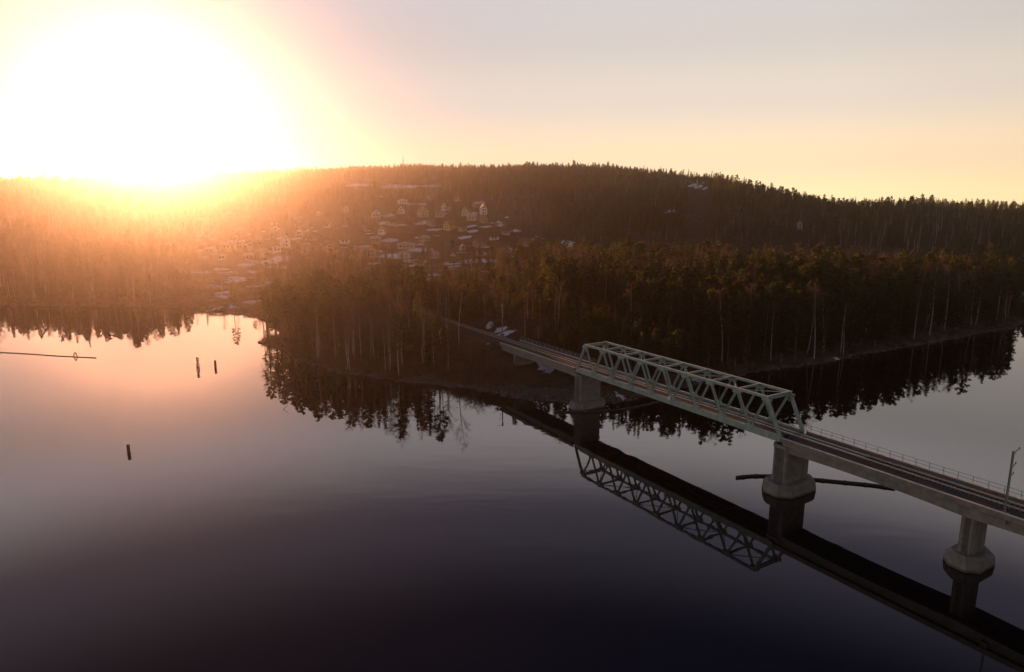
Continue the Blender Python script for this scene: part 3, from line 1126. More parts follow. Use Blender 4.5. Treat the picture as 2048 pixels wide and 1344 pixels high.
HOUSES = []
HL = [
    # px, base y, width px, depth, wall h, rise, yaw, wall, roof, label, windows, storeys
    (753, 434, 17, 9, 3.6, 3.6, 0, 'w_white', 'r_brown', 'white gabled house with a small dark attic window, middle of the upper row', 3, 1),
    (691, 424, 8, 7, 4.6, 3.0, 12, 'w_cream', 'r_brown', 'narrow pale house at the left end of the upper row', 1, 2),
    (803, 427, 13, 9, 3.4, 3.6, -6, 'w_white', 'r_dark', 'white gable half hidden behind dark spruces', 2, 1),
    (846, 434, 17, 10, 5.2, 3.6, 18, 'w_beige', 'r_brown', 'broad beige two storey house with a pinkish brown roof', 2, 2),
    (892, 421, 12, 9, 4.2, 3.4, -22, 'w_white', 'r_dark', 'white gabled house standing highest beside the long beige one', 2, 1),
    (880, 434, 19, 8, 3.2, 2.2, 84, 'w_beige', 'r_grey', 'long beige low house side on below a white gable', 4, 1),
    (932, 431, 13, 9, 4.4, 3.8, -14, 'w_cream', 'r_dark', 'cream gabled house with a steep dark roof', 2, 2),
    (967, 429, 12, 9, 5.4, 4.2, 8, 'w_white', 'r_dark', 'tall white house at the right end of the upper row', 2, 2),
    (900, 459, 15, 10, 4.2, 3.4, -38, 'w_yellow', 'r_brown', 'yellow house turned at an angle below the upper row', 2, 2),
    (945, 440, 16, 8, 3.0, 2.4, 72, 'w_cream', 'r_snow', 'low cream house with snow left on its roof', 3, 1),
    (967, 446, 10, 8, 3.8, 2.8, 25, 'w_tan', 'r_brown', 'tan house just below the tall white one', 1, 1),
    (765, 468, 12, 8, 3.2, 3.2, -16, 'w_white', 'r_brown', 'small white house alone under the middle of the upper row', 2, 1),
    (572, 494, 15, 9, 5.6, 3.8, 6, 'w_white', 'r_grey', 'tall pale gabled house left of the yellow one', 1, 2),
    (557, 503, 22, 6, 2.8, 1.2, 4, 'w_white', 'r_snow', 'low white annexe in front of the tall pale gabled house', 3, 1),
    (657, 503, 14, 9, 5.0, 3.4, 24, 'w_yellow', 'r_brown', 'tall yellow house standing alone at the edge of the glow', 2, 2),
    (528, 513, 17, 9, 3.4, 2.6, 35, 'w_cream', 'r_grey', 'pale house with a wide hipped looking roof beside the snowy lane', 2, 1),
    (478, 511, 13, 8, 4.2, 2.4, 10, 'w_cream', 'r_grey', 'cream house in the orange glow at the left of the village', 2, 2),
    (501, 518, 22, 7, 2.8, 1.2, 80, 'w_beige', 'r_snow', 'low beige house with a snowy roof by the left lane', 3, 1),
    (737, 513, 30, 9, 4.8, 1.8, 2, 'w_beige', 'r_brown', 'wide beige two storey house with dark balcony windows', 3, 2),
    (752, 484, 22, 8, 3.0, 1.3, 86, 'w_tan', 'r_snow', 'tan house under a flat snowy roof above the wide beige one', 4, 1),
    (807, 516, 24, 8, 3.1, 1.6, 3, 'w_white', 'r_grey', 'low white house with two square dark windows', 2, 1),
    (812, 497, 34, 8, 3.0, 1.4, 2, 'w_beige', 'r_snow', 'long beige house behind the low white one', 4, 1),
    (907, 526, 17, 10, 4.4, 3.4, -4, 'w_brown', 'r_dark', 'dark brown log house with a yellowish gable on the snowy lane', 2, 1),
    (1035, 514, 22, 9, 3.0, 2.0, 3, 'w_cream', 'r_brown', 'cream house with a broad brown roof at the right of the village', 2, 1),
    (1052, 492, 20, 8, 3.2, 2.0, 78, 'w_tan', 'r_brown', 'tan house under a pinkish roof behind the broad roofed cream one', 3, 1),
    (960, 492, 18, 9, 3.2, 2.6, -60, 'w_tan', 'r_brown', 'tan house with a large brown roof plane in the middle of the village', 2, 1),
    (895, 493, 16, 8, 3.0, 2.0, 66, 'w_brown', 'r_dark', 'small dark brown cottage above the log house', 2, 1),
    (653, 521, 8, 5, 2.6, 1.8, 0, 'w_beige', 'r_brown', 'tiny beige hut below the tall yellow house', 1, 1),
    (420, 505, 20, 8, 3.0, 1.4, 82, 'w_beige', 'r_snow', 'snow roofed house lost in the glow at far left', 3, 1),
    (440, 519, 16, 8, 3.0, 1.6, 14, 'w_cream', 'r_snow', 'pale cottage in the glow above the left shore lanes', 2, 1),
    (600, 470, 12, 7, 3.2, 1.8, -8, 'w_white', 'r_snow', 'small snow roofed cottage above the tall pale gabled house', 2, 1),
    (550, 462, 9, 7, 4.0, 2.6, 10, 'w_cream', 'r_brown', 'little cream house high in the orange glow', 1, 1),
    (805, 407, 18, 9, 3.4, 1.6, 4, 'w_white', 'r_snow', 'wide white house with snowy roof topmost on the slope', 3, 1),
    (955, 414, 14, 8, 3.2, 2.2, -70, 'w_tan', 'r_snow', 'tan house with snow streaked roof above the tall white one', 2, 1),
    (1599, 456, 8, 8, 3.4, 1.6, 5, 'w_grey', 'r_grey', 'single small pale house far off in the dark right woods', 1, 1),
    (1880, 402, 10, 9, 5.0, 2.0, 10, 'w_grey', 'r_dark', 'grey house just under the far right skyline', 2, 1),
]
for h in HL:
    house(*h[:10], nwin=h[10], storeys=h[11], attic=h[5] > 2.5)
_q = random.Random(5)
WN = {'w_white': 'white', 'w_cream': 'cream', 'w_beige': 'beige', 'w_tan': 'tan', 'w_brown': 'dark brown', 'w_yellow': 'yellow', 'w_grey': 'grey'}
RN = {'r_brown': 'brown roof', 'r_dark': 'dark roof', 'r_snow': 'snow streaked roof', 'r_grey': 'grey roof'}
spots = [(705, 447), (728, 459), (822, 447), (862, 452), (782, 450), (925, 462), (1000, 452), (1012, 470), (988, 480), (925, 500), (1005, 522), (960, 512), (870, 516), (850, 482), (828, 468),
         (705, 500), (690, 487), (622, 500), (630, 480), (600, 512), (520, 490), (540, 480), (497, 497), (455, 500), (470, 480), (705, 526), (775, 530), (838, 532), (600, 452), (655, 455), (1085, 505), (1075, 478), (860, 400), (915, 402), (760, 400), (640, 430)]
used = set()
for px_, py_ in spots:
    near_ = min(HL, key=lambda h_: (h_[0] - px_) ** 2 + (1.5 * (h_[1] - py_)) ** 2)
    ref = 'the ' + near_[9].split(' house')[0].split(' with')[0].split(' gable')[0]
    for cut in (' under', ' in ', ' at ', ' turned', ' on ', ' lost', ' high', ' far', ' above', ' standing', ' half', ' side'):
        ref = ref.split(cut)[0]
    rel = ('left of' if px_ < near_[0] else 'right of') if abs(px_ - near_[0]) > abs(py_ - near_[1]) else ('above' if py_ < near_[1] else 'below')
    wl_ = _q.choice(list(WN))
    rf_ = _q.choice(['r_brown', 'r_brown', 'r_dark', 'r_snow', 'r_grey'])
    lab = 'small %s outbuilding with a %s %s %s house' % (WN[wl_], RN[rf_], rel, ref)
    lab = ' '.join(lab.split()[:16])
    if lab in used:
        lab = lab.replace('small', 'tiny')
    used.add(lab)
    big = _q.random() < .4
    house(px_, py_, _q.uniform(7, 11) if not big else _q.uniform(11, 15), _q.uniform(5, 8), _q.uniform(2.4, 3.2), _q.uniform(1.0, 2.2), _q.uniform(-80, 80), wl_, rf_, lab, nwin=2, chimney=big, attic=False, name='outbuilding', cat='outbuilding')
# yellowish gable boards on the log house
log = [o for o in COL.objects if o.get('label', '').startswith('dark brown log')][0]
m = MB()
wl = 17 * math.hypot(log.location.x, log.location.y) / FPX / 2
m.add([(-wl + .3, -5.09, 4.5), (wl - .3, -5.09, 4.5), (0, -5.09, 7.6), (-wl + .3, -5.004, 4.5), (wl - .3, -5.004, 4.5), (0, -5.004, 7.6)],
      [(0, 1, 2), (5, 4, 3), (0, 3, 4, 1), (1, 4, 5, 2), (2, 5, 3, 0)])
m.build('gable_boards', M['w_yellow'], log)


# ------------------------------------------------------------------ lanes by the left shore and in the village
def lane(pts, width, name='road'):
    P = [on_ground(*p) for p in pts]
    Q = []
    for a, b in zip(P[:-1], P[1:]):
        n = max(2, int(math.dist(a[:2], b[:2]) / 4))
        for k_ in range(n):
            Q.append((a[0] + (b[0] - a[0]) * k_ / n, a[1] + (b[1] - a[1]) * k_ / n))
    Q.append(P[-1][:2])
    m = MB()
    vs = []
    for i, q in enumerate(Q):
        a, b = Q[max(i - 1, 0)], Q[min(i + 1, len(Q) - 1)]
        d = Vector((b[0] - a[0], b[1] - a[1], 0)).normalized()
        nrm = Vector((-d.y, d.x, 0))
        for w_ in (-1, -.33, .33, 1):
            p = Vector((q[0], q[1], 0)) + nrm * (w_ * width / 2)
            vs.append((p.x, p.y, float(ground_z(np.array([p.x]), np.array([p.y]))[0]) + .18))
    fs = []
    for i in range(len(Q) - 1):
        for k_ in range(3):
            fs.append((4 * i + k_, 4 * i + k_ + 1, 4 * i + k_ + 5, 4 * i + k_ + 4))
    m.add(vs, fs)
    o = m.build(name, M['road'])
    ROADS.extend(Q)
    return tag(o, kind='structure')


ROADS = []
tag(lane([(395, 590), (440, 600), (480, 610), (512, 618)], 6), 'lane running down to the left shore')
tag(lane([(400, 560), (450, 572), (500, 580), (560, 588)], 6), 'road along the foot of the village')
tag(lane([(540, 541), (590, 546), (650, 548), (720, 545)], 5), 'snow edged village lane under the houses')
tag(lane([(830, 533), (900, 532), (960, 528), (1040, 524)], 5), 'village lane past the log house')

# ------------------------------------------------------------------ masts on the hill


def mast(px, py, hpx, label, lattice):
    x, y, z = on_ground(px, py)
    if math.hypot(x, y) > 1745:
        x, y = x * 1740 / math.hypot(x, y), y * 1740 / math.hypot(x, y)
        z = float(ground_z(np.array([x]), np.array([y]))[0])
    h = hpx * math.hypot(x, y) / FPX
    root = thing('radio_mast', label, 'mast', (x, y, z))
    w = 1.8 if lattice else .5
    m = MB()
    if lattice:
        for a in range(3):
            c = (w / 2 * math.cos(a * 2.0944), w / 2 * math.sin(a * 2.0944))
            m.bar((c[0], c[1], -1), (c[0] * .6, c[1] * .6, h * .8), .42, .42)
        k_ = 0
        while k_ * 2.2 < h * .78:
            f = 1 - .4 * k_ * 2.2 / (h * .8)
            g = 1 - .4 * (k_ + 1) * 2.2 / (h * .8)
            for a in range(3):
                b = (a + 1) % 3
                m.bar((w / 2 * f * math.cos(a * 2.0944), w / 2 * f * math.sin(a * 2.0944), k_ * 2.2),
                      (w / 2 * g * math.cos(b * 2.0944), w / 2 * g * math.sin(b * 2.0944), (k_ + 1) * 2.2), .22, .22)
            k_ += 1
        m.build('lattice', M['galv'], root)
        m = MB()
        m.tube([(0, 0, h * .78), (0, 0, h)], [.42, .3], 6)
        m.build('antenna', M['signwhite'], root)
        for q in (.62, .84):
            m = MB()
            m.lathe([(.7, h * q), (.7, h * q + 2.0)], 8)
            m.build('antenna_drum', M['signwhite'], root)
    else:
        m.tube([(0, 0, -1), (0, 0, h)], [.45, .3], 6)
        m.build('pole', M['signwhite'], root)
        m = MB()
        m.box(-.6, .6, -.4, .4, h - 2.2, h)
        m.build('antenna_panel', M['w_grey'], root)


mast(807, 350, 37, 'thin lattice radio mast rising above the hilltop trees', True)
mast(1371, 378, 17, 'short pale mast beside the snowy clearing on the right hillside', False)

# ------------------------------------------------------------------ trees
PI2 = 2 * math.pi


def needle_clump(m, c, rx, rz, n, size, rnd, mi=0, droop=0.0):
    for _ in range(n):
        u = Vector((rnd.gauss(0, 1), rnd.gauss(0, 1), rnd.gauss(0, 1))).normalized() * (rnd.random() ** .45)
        p = Vector((c[0] + u.x * rx, c[1] + u.y * rx, c[2] + u.z * rz - droop * (u.x * u.x + u.y * u.y)))
        a = Vector((rnd.gauss(0, 1), rnd.gauss(0, 1), rnd.gauss(0, .6))).normalized()
        b = a.cross(Vector((rnd.gauss(0, 1), rnd.gauss(0, 1), rnd.gauss(0, 1)))).normalized()
        s1 = size * rnd.uniform(.6, 1.3)
        s2 = s1 * rnd.uniform(.25, .5)
        m.add([p - a * s1 * .5, p + b * s2, p + a * s1 * .7, p - b * s2], [(0, 1, 2, 3)], mi)


def pine(seed):
    rnd = random.Random(seed)
    H = 18.0
    tk, cw = MB(), MB()
    bend = (rnd.uniform(-.5, .5), rnd.uniform(-.5, .5))

    def axis(z):
        f = z / H
        return Vector((bend[0] * math.sin(f * 2.6), bend[1] * math.sin(f * 2.1 + .4) - bend[1] * .39, z))
    zz = [-.6, .3, 3, 6, 9, 12, 15, H * .98]
    rr = [.30, .22, .19, .165, .14, .105, .06, .02]
    tk.tube([axis(z) for z in zz], rr, 7, mi=0)
    base = rnd.uniform(.36, .56)
    n = rnd.randint(26, 34)
    for i in range(n):
        f = base + (1 - base) * ((i + rnd.uniform(0, .8)) / n) ** .92
        z = f * H
        p = axis(z)
        g = (f - base) / (1 - base)
        ln = (.55 + 2.35 * (1 - g) ** .75 * min(1, .45 + g * 2.2)) * rnd.uniform(.5, 1.25)
        a = i * 2.4 + rnd.uniform(-.6, .6)
        up = rnd.uniform(-.12, .25) + .55 * g
        q = p + Vector((math.cos(a) * ln, math.sin(a) * ln, up * ln))
        mid_ = p.lerp(q, .55) + Vector((0, 0, -.14 * ln))
        tk.tube([p, mid_, q], [.05, .032, .012], 3, cap=False)
        needle_clump(cw, q, ln * .32 + .22, .20 + .09 * ln, 40, .40, rnd, droop=.12)
        needle_clump(cw, mid_.lerp(q, .5), ln * .30 + .18, .22, 26, .38, rnd)
        needle_clump(cw, mid_, ln * .24 + .15, .2, 14, .36, rnd)
    needle_clump(cw, axis(H * .96), .42, .95, 46, .46, rnd)
    for i in range(rnd.randint(3, 7)):      # dead snags low on the stem
        z = rnd.uniform(.2, base) * H
        a = rnd.uniform(0, PI2)
        l = rnd.uniform(.5, 1.3)
        p = axis(z)
        tk.tube([p, p + Vector((math.cos(a) * l, math.sin(a) * l, -.1))], [.03, .01], 3, cap=False)
    return tk, cw


def spruce(seed):
    rnd = random.Random(seed)
    H = 18.0
    tk, cw = MB(), MB()
    tk.tube([(0, 0, -.6), (0, 0, .4), (.05, 0, 6), (0, .05, 12), (0, 0, H)], [.30, .23, .18, .11, .015], 6)
    lo = rnd.uniform(.06, .2)
    wid = rnd.uniform(1.9, 2.7)
    tiers = 24
    for i in range(tiers):
        f = lo + (1 - lo) * (i / tiers)
        ln0 = wid * (1 - (i / tiers)) ** .85 + .18
        nb = 8 if i < 17 else 5
        for k_ in range(nb):
            a = PI2 * (k_ + rnd.random()) / nb
            ln = ln0 * rnd.uniform(.55, 1.2)
            z = f * H + rnd.uniform(-.25, .25)
            dirv = Vector((math.cos(a), math.sin(a), 0))
            side = Vector((-dirv.y, dirv.x, 0))
            steps = max(2, int(ln / .42))
            for j in range(steps):
                u = (j + .4) / steps
                p = dirv * (ln * u) + Vector((0, 0, z - .30 * ln * u + .12 * ln * u * u))
                s_ = (.22 + .36 * (1 - u)) * rnd.uniform(.7, 1.3)
                tip = p + dirv * (ln / steps * 1.5) + Vector((0, 0, -.14))
                j1 = rnd.uniform(-.12, .12)
                cw.add([p - dirv * .15, p + side * s_ + Vector((0, 0, -.12 + j1)), tip, p - side * s_ + Vector((0, 0, -.12 - j1))], [(0, 1, 2, 3)])
                # hanging twigs
                hx = p + side * rnd.uniform(-s_, s_)
                cw.add([hx, hx + dirv * .22, hx + dirv * .12 + Vector((0, 0, -.45))], [(0, 1, 2)])
    return tk, cw


def birch(seed):
    rnd = random.Random(seed)
    H = 17.0
    tk, cw = MB(), MB()
    lean = (rnd.uniform(-1.3, 1.3), rnd.uniform(-.8, .8))

    def axis(z):
        f = z / H
        return Vector((lean[0] * f + .25 * math.sin(f * 5 + seed), lean[1] * f + .2 * math.sin(f * 4.2 + seed * 2), z))
    zz = [-.5, .3, 3, 6, 9, 12, 15, H]
    tk.tube([axis(z) for z in zz], [.19, .15, .13, .115, .09, .06, .035, .012], 6)
    n = rnd.randint(20, 28)
    base = rnd.uniform(.3, .5)
    for i in range(n):
        f = base + (1 - base) * (i + rnd.random()) / n * .96
        p = axis(f * H)
        g = (f - base) / (1 - base)
        ln = (2.9 * (1 - g) ** .6 + .7) * rnd.uniform(.6, 1.15)
        a = rnd.uniform(0, PI2)
        q1 = p + Vector((math.cos(a) * ln * .45, math.sin(a) * ln * .45, ln * .55))
        q2 = q1 + Vector((math.cos(a) * ln * .32, math.sin(a) * ln * .32, ln * .42))
        cw.tube([p, q1, q2], [.035, .022, .010], 3, cap=False)
        for j in range(9):
            u = rnd.uniform(.25, 1)
            b0 = p.lerp(q1, u * 2) if u < .5 else q1.lerp(q2, u * 2 - 1)
            d = Vector((rnd.gauss(0, .8) + math.cos(a) * .5, rnd.gauss(0, .8) + math.sin(a) * .5, rnd.uniform(-.1, 1.1))).normalized()
            l = rnd.uniform(.5, 1.25) * (.6 + .4 * (1 - g))
            b1 = b0 + d * l
            side = d.cross(Vector((rnd.gauss(0, 1), rnd.gauss(0, 1), .3))).normalized()
            cw.add([b0 - side * .014, b0 + side * .014, b1], [(0, 1, 2)])
            for k_ in range(5):
                c0 = b0.lerp(b1, rnd.uniform(.3, 1))
                e = Vector((rnd.gauss(0, 1) + d.x, rnd.gauss(0, 1) + d.y, rnd.uniform(-.9, .7))).normalized() * rnd.uniform(.35, .8)
                s2 = e.cross(Vector((rnd.gauss(0, 1), rnd.gauss(0, 1), rnd.gauss(0, 1)))).normalized() * .017
                cw.add([c0 - s2, c0 + s2, c0 + e], [(0, 1, 2)])
    return tk, cw


def bush(seed):
    rnd = random.Random(seed)
    m = MB()
    for i in range(46):
        a = rnd.uniform(0, PI2)
        rr_ = rnd.random() ** .5 * 1.1
        p = Vector((math.cos(a) * rr_, math.sin(a) * rr_, -.1))
        q = p + Vector((math.cos(a) * rnd.uniform(0, .8), math.sin(a) * rnd.uniform(0, .8), rnd.uniform(.6, 2.2)))
        side = Vector((rnd.gauss(0, 1), rnd.gauss(0, 1), 0)).normalized() * .03
        m.add([p - side, p + side, q], [(0, 1, 2)])
        for k_ in range(5):
            c0 = p.lerp(q, rnd.uniform(.3, 1))
            e = Vector((rnd.gauss(0, .5), rnd.gauss(0, .5), rnd.uniform(.1, .6)))
            s2 = e.cross(Vector((rnd.gauss(0, 1), rnd.gauss(0, 1), .2))).normalized() * .025
            m.add([c0 - s2, c0 + s2, c0 + e], [(0, 1, 2)])
    return m


KINDS = {
    'pine_tree': (pine, 'pine_bark', 'pine_leaf', 7),
    'spruce_tree': (spruce, 'spruce_bark', 'spruce_leaf', 5),
    'birch_tree': (birch, 'birch_bark', 'twig', 7),
}
PARTS = {}        # kind -> list of (trunk mesh, crown mesh)
VARCOL = {}       # kind -> collection of whole trees for the far woods
for kname, (fn, bark, leaf, nv) in KINDS.items():
    PARTS[kname] = []
    col = bpy.data.collections.new('variants_' + kname)
    VARCOL[kname] = col
    for i in range(nv):
        tk, cw = fn(100 + 13 * i + len(kname))
        PARTS[kname].append((tk.mesh('trunk', M[bark], True), cw.mesh('crown', M[leaf])))
        whole = MB()
        whole.add(tk.v, tk.f, 0)
        whole.add(cw.v, cw.f, 1)
        o = bpy.data.objects.new('tree_variant', whole.mesh('tree_variant', [M[bark], M[leaf]]))
        col.objects.link(o)
bushcol = bpy.data.collections.new('variants_bush')
for i in range(4):
    bushcol.objects.link(bpy.data.objects.new('bush_variant', bush(i).mesh('bush_variant', M['bush'])))


def scatter_nodes(col):
    ng = bpy.data.node_groups.new('scatter', 'GeometryNodeTree')
    ng.interface.new_socket('Geometry', in_out='INPUT', socket_type='NodeSocketGeometry')
    ng.interface.new_socket('Geometry', in_out='OUTPUT', socket_type='NodeSocketGeometry')
    N = ng.nodes
    i_, o_ = N.new('NodeGroupInput'), N.new('NodeGroupOutput')
    iop = N.new('GeometryNodeInstanceOnPoints')
    ci = N.new('GeometryNodeCollectionInfo')
    ci.inputs['Collection'].default_value = col
    ci.inputs['Separate Children'].default_value = True
    ci.inputs['Reset Children'].default_value = True

    def attr(name, typ):
        a = N.new('GeometryNodeInputNamedAttribute')
        a.data_type = typ
        a.inputs['Name'].default_value = name
        return a.outputs['Attribute']
    e2r = N.new('FunctionNodeEulerToRotation')
    L = ng.links
    L.new(attr('rot', 'FLOAT_VECTOR'), e2r.inputs[0])
    L.new(i_.outputs[0], iop.inputs['Points'])
    L.new(ci.outputs[0], iop.inputs['Instance'])
    iop.inputs['Pick Instance'].default_value = True
    L.new(attr('idx', 'INT'), iop.inputs['Instance Index'])
    L.new(e2r.outputs[0], iop.inputs['Rotation'])
    L.new(attr('scl', 'FLOAT_VECTOR'), iop.inputs['Scale'])
    L.new(iop.outputs[0], o_.inputs[0])
    return ng


def scatter(name, pts, scl, col, nv, label):
    n = len(pts)
    me = bpy.data.meshes.new(name)
    me.vertices.add(n)
    me.vertices.foreach_set('co', np.asarray(pts, np.float32).ravel())
    rot = np.zeros((n, 3), np.float32)
    rot[:, 2] = rng.uniform(0, PI2, n)
    rot[:, 0] = rng.normal(0, .03, n)
    rot[:, 1] = rng.normal(0, .03, n)
    s = np.asarray(scl, np.float32)
    s3 = np.stack([s * rng.uniform(.85, 1.15, n), s * rng.uniform(.85, 1.15, n), s], -1).astype(np.float32)
    for nm, typ, dat, key in (('rot', 'FLOAT_VECTOR', rot, 'vector'), ('scl', 'FLOAT_VECTOR', s3, 'vector'), ('idx', 'INT', rng.integers(0, nv, n).astype(np.int32), 'value')):
        a = me.attributes.new(nm, typ, 'POINT')
        a.data.foreach_set(key, dat.ravel())
    me.update()
    o = bpy.data.objects.new(name, me)
    COL.objects.link(o)
    md = o.modifiers.new('scatter', 'NODES')
    md.node_group = scatter_nodes(col)
    return tag(o, label, kind='stuff')


def jgrid(r0, r1, sp, half=R(41)):
    x = np.arange(-r1, r1, sp)
    y = np.arange(r0 * .6, r1, sp)
    X, Y = np.meshgrid(x, y)
    X = X + rng.uniform(-.48, .48, X.shape) * sp
    Y = Y + rng.uniform(-.48, .48, Y.shape) * sp
    X, Y = X.ravel(), Y.ravel()
    r = np.hypot(X, Y)
    k = (r > r0) & (r <= r1) & (np.abs(np.arctan2(X, Y)) < half)
    return X[k], Y[k]


def classify(X, Y, far):
    """which tree, if any, stands at each spot"""
    n = len(X)
    z = ground_z(X, Y)
    sd = shore_sd(X, Y)
    s, t = st(X, Y)
    fw = Y * math.cos(PITCH) - (z - CAM_H) * math.sin(PITCH)
    px = 1024 + FPX * X / fw
    r = np.hypot(X, Y)
    keep = sd > np.where((px > 515) & (px < 650) & (r < 300), .7, 2.2)
    keep &= ~((np.abs(t - 3.35) < 7.0) & (s > -100) & (s < 10))
    keep &= ~((s > -45) & (t < 0) & (s < 20))                      # open bank left of the bridge
    keep &= ~((s > -78) & (s <= -45) & (t < -1) & (t > -14) & (rng.random(n) < .8))
    keep &= ~((t > 0) & (t < 13) & (s > -62) & (s < -30))          # open bank behind the track
    keep &= ~((t > 0) & (t < 22) & (s > -34) & (s < 6) & (rng.random(n) < .75))
    for hx, hy, hr in HOUSES:
        d = np.hypot(X - hx, Y - hy)
        keep &= d > hr + 1.0
        # keep the view from the lake to each house mostly open
        hrr = math.hypot(hx, hy)
        al = (X * hx + Y * hy) / hrr
        ac = np.abs(X * hy - Y * hx) / hrr
        keep &= ~((al < hrr) & (al > hrr - 42) & (ac < hr * .8) & (rng.random(n) < .93))
    rd = np.array(ROADS)
    for q in rd[::2]:
        keep &= np.hypot(X - q[0], Y - q[1]) > 6.5
    for cx, cy, ht_, hr_, am in SNOW_W[:N_NAMED]:
        rc_ = math.hypot(cx, cy)
        if rc_ < 700:
            continue
        al = (X * cx + Y * cy) / rc_
        ac = np.abs(X * cy - Y * cx) / rc_
        keep &= ~((al > rc_ - 230) & (al < rc_ + hr_) & (ac < ht_ * .95) & (rng.random(n) < .96))
    sn = snow_amount(X, Y)
    keep &= ~((sn > .45) & (rng.random(n) < .93))
    # village: open gardens with few trees
    vil = np.clip(1 - np.maximum(np.abs(px - 780) - 300, 0) / 120, 0, 1) * np.clip((r - np.where(px < 990, 285, 365)) / 40, 0, 1) * np.clip((790 - r) / 60, 0, 1)
    vil = np.where((t > 0) & (px > 1085), 0, vil)
    pen = (t < 0) & (r < 330) & (px > 500) & (px < 920)
    lef = (px < 540) & (r < 520)
    dens = 1 - (.66 + .36 * np.clip(vnoise(X, Y, 22, 31) * 1.5, -1, .6)) * vil
    dens = np.where((vil > .3) & (r < 400), .10, dens)
    # lower open fields at the left shore lanes
    fld = (px > 375) & (px < 560) & (r > 300) & (r < 520) & (s < -120)
    dens = np.where(fld, .10, dens)
    fade = np.clip((385 + 40 * vnoise(X, Y, 14, 51) - px) / 150, 0, 1)
    dens = np.where((r < 420) & (px <= 375) & (px > 200), dens * (.12 + .88 * fade), dens)
    dens = np.where(lef & (px < 375), dens * .85, dens)
    close = (np.abs(t - 3.35) < 26) & (s < -98) & (s > -270)  # trees added over the track line to block low sun from the deck
    dens = np.where(close, 1, dens)
    dens = np.where(pen & (px > 650), dens * .86, dens)
    # open ground behind the near ridge of the right woods
    gap = (px > 1020) & (px < 1950) & (r > np.interp(px, [1020, 1200, 1500, 1700, 1950], [385, 345, 335, 345, 390]) + 14 * vnoise(X, Y, 40, 33)) & (r < 535)
    dens = np.where(gap, .07, dens)
    dens = np.where(r > 1250, dens * .8, dens)
    keep &= rng.random(n) < dens
    u = rng.random(n)
    kind = np.zeros(n, int)       # 0 pine 1 spruce 2 birch
    cl = vnoise(X, Y, 38, 11) * .25 + np.where(far, vnoise(X, Y, 120, 12) * .3, 0)
    pb = np.where(pen & (px < 650), .22, np.where(pen, .72, np.where(lef, .34, np.where(vil > .3, .48, np.where(far & (px > 1080), .07, .22))))) + cl
    ps = np.where(pen, .16, np.where(lef, .40, np.where(vil > .3, .32, .50)))
    kind = np.where(u < pb, 2, np.where(u < pb + ps, 1, 0))
    sc = np.where(far, .78, .95) * rng.uniform(.72, 1.16, n)
    sc = sc * (1 + .22 * vnoise(X, Y, 45, 41) + .12 * vnoise(X, Y, 16, 42))
    sc = np.where((r > 1000) | ((px > 1200) & (r > 700)), sc * rng.uniform(.68, 1.2, n), sc)
    sc = np.where((px > 1050) & (r > 570), sc * (1 - .36 * np.clip((px - 1050) / 300, 0, 1) * np.clip((r - 620) / 260, 0, 1)), sc)
    sc = np.where(lef, sc * rng.uniform(.68, 1.22, n), sc)
    front = (t > 0) & (r < 400) & (px > 1085)
    sc = np.where(front, rng.uniform(1.0, 1.3, n), sc)
    low = (t > 0) & (t < 55) & (s > -78) & (s < 2)
    sc = np.where(low, sc * .58, sc)
    sc = np.where(pen, rng.uniform(.9, 1.18, n), sc)
    sc = np.where(vil > .3, sc * .74, sc)
    return keep, kind, sc, z, px, r


Xn, Yn = jgrid(150, 470, 4.1)
kn, kk, ksc, kz, kpx, kr = classify(Xn, Yn, False)
Xf, Yf = jgrid(470, 1990, 7.2)
kf, fk, fsc, fz, fpx, fr = classify(Xf, Yf, True)
X = np.concatenate([Xn[kn], Xf[kf]])
Y = np.concatenate([Yn[kn], Yf[kf]])
Z = np.concatenate([kz[kn], fz[kf]])
K = np.concatenate([kk[kn], fk[kf]])
SC = np.concatenate([ksc[kn], fsc[kf]])
PX = np.concatenate([kpx[kn], fpx[kf]])
RR_ = np.concatenate([kr[kn], fr[kf]])
# single trees that stand out in the picture: (px, base y, top y, kind, label)
SPECIAL = [
    (1262, 690, 568, 2, 'tall bare birch with a forked pale stem above the left truss portal'),
    (1237, 668, 590, 2, 'slim pale birch just left of the forked birch above the truss'),
    (1335, 672, 590, 2, 'straight pale birch stem right of the forked one, deep in the dark woods'),
    (1113, 694, 560, 2, 'thin tall birch rising behind the track left of the truss'),
    (1205, 615, 532, 2, 'round topped birch catching orange light in the middle woods'),
    (895, 744, 645, 2, 'leaning pale birch at the right end of the wooded point'),
    (463, 648, 590, 0, 'small lone pine overhanging the inlet behind the wooded point'),
    (535, 668, 600, 0, 'slanting pine at the very tip of the wooded point'),
    (826, 455, 388, 1, 'dark tall spruce rising among the upper village houses'),
    (878, 752, 628, 0, 'tall dark pine at the waterline nearest the open bank by the railway'),
    (858, 754, 640, 1, 'dark pointed spruce at the waterline one place left of that tall pine'),
    (800, 752, 626, 0, 'tall dark pine at the waterline in the middle of the wooded point'),
    (738, 742, 640, 1, 'narrow dark spruce leaning over the water on the wooded point'),
    (700, 742, 640, 2, 'pale birch leaning left on the lakeside of the wooded point'),
]
sx, sy, sz, skd, ssc, slab = [], [], [], [], [], []
for px, by, ty, kd, lab in SPECIAL:
    x, y, z = on_ground(px, by)
    r = math.hypot(x, y)
    if lab.startswith('small lone'):
        x, y = at_z(px, 629)
        x, y, z = x, y + 3, float(ground_z(np.array([x]), np.array([y + 3]))[0])
        r = math.hypot(x, y)
    sx.append(x), sy.append(y), sz.append(z), skd.append(kd), slab.append(lab)
    ssc.append(min(max((by - ty) * r / FPX / (17 if kd == 2 else 18), .45), 1.35))


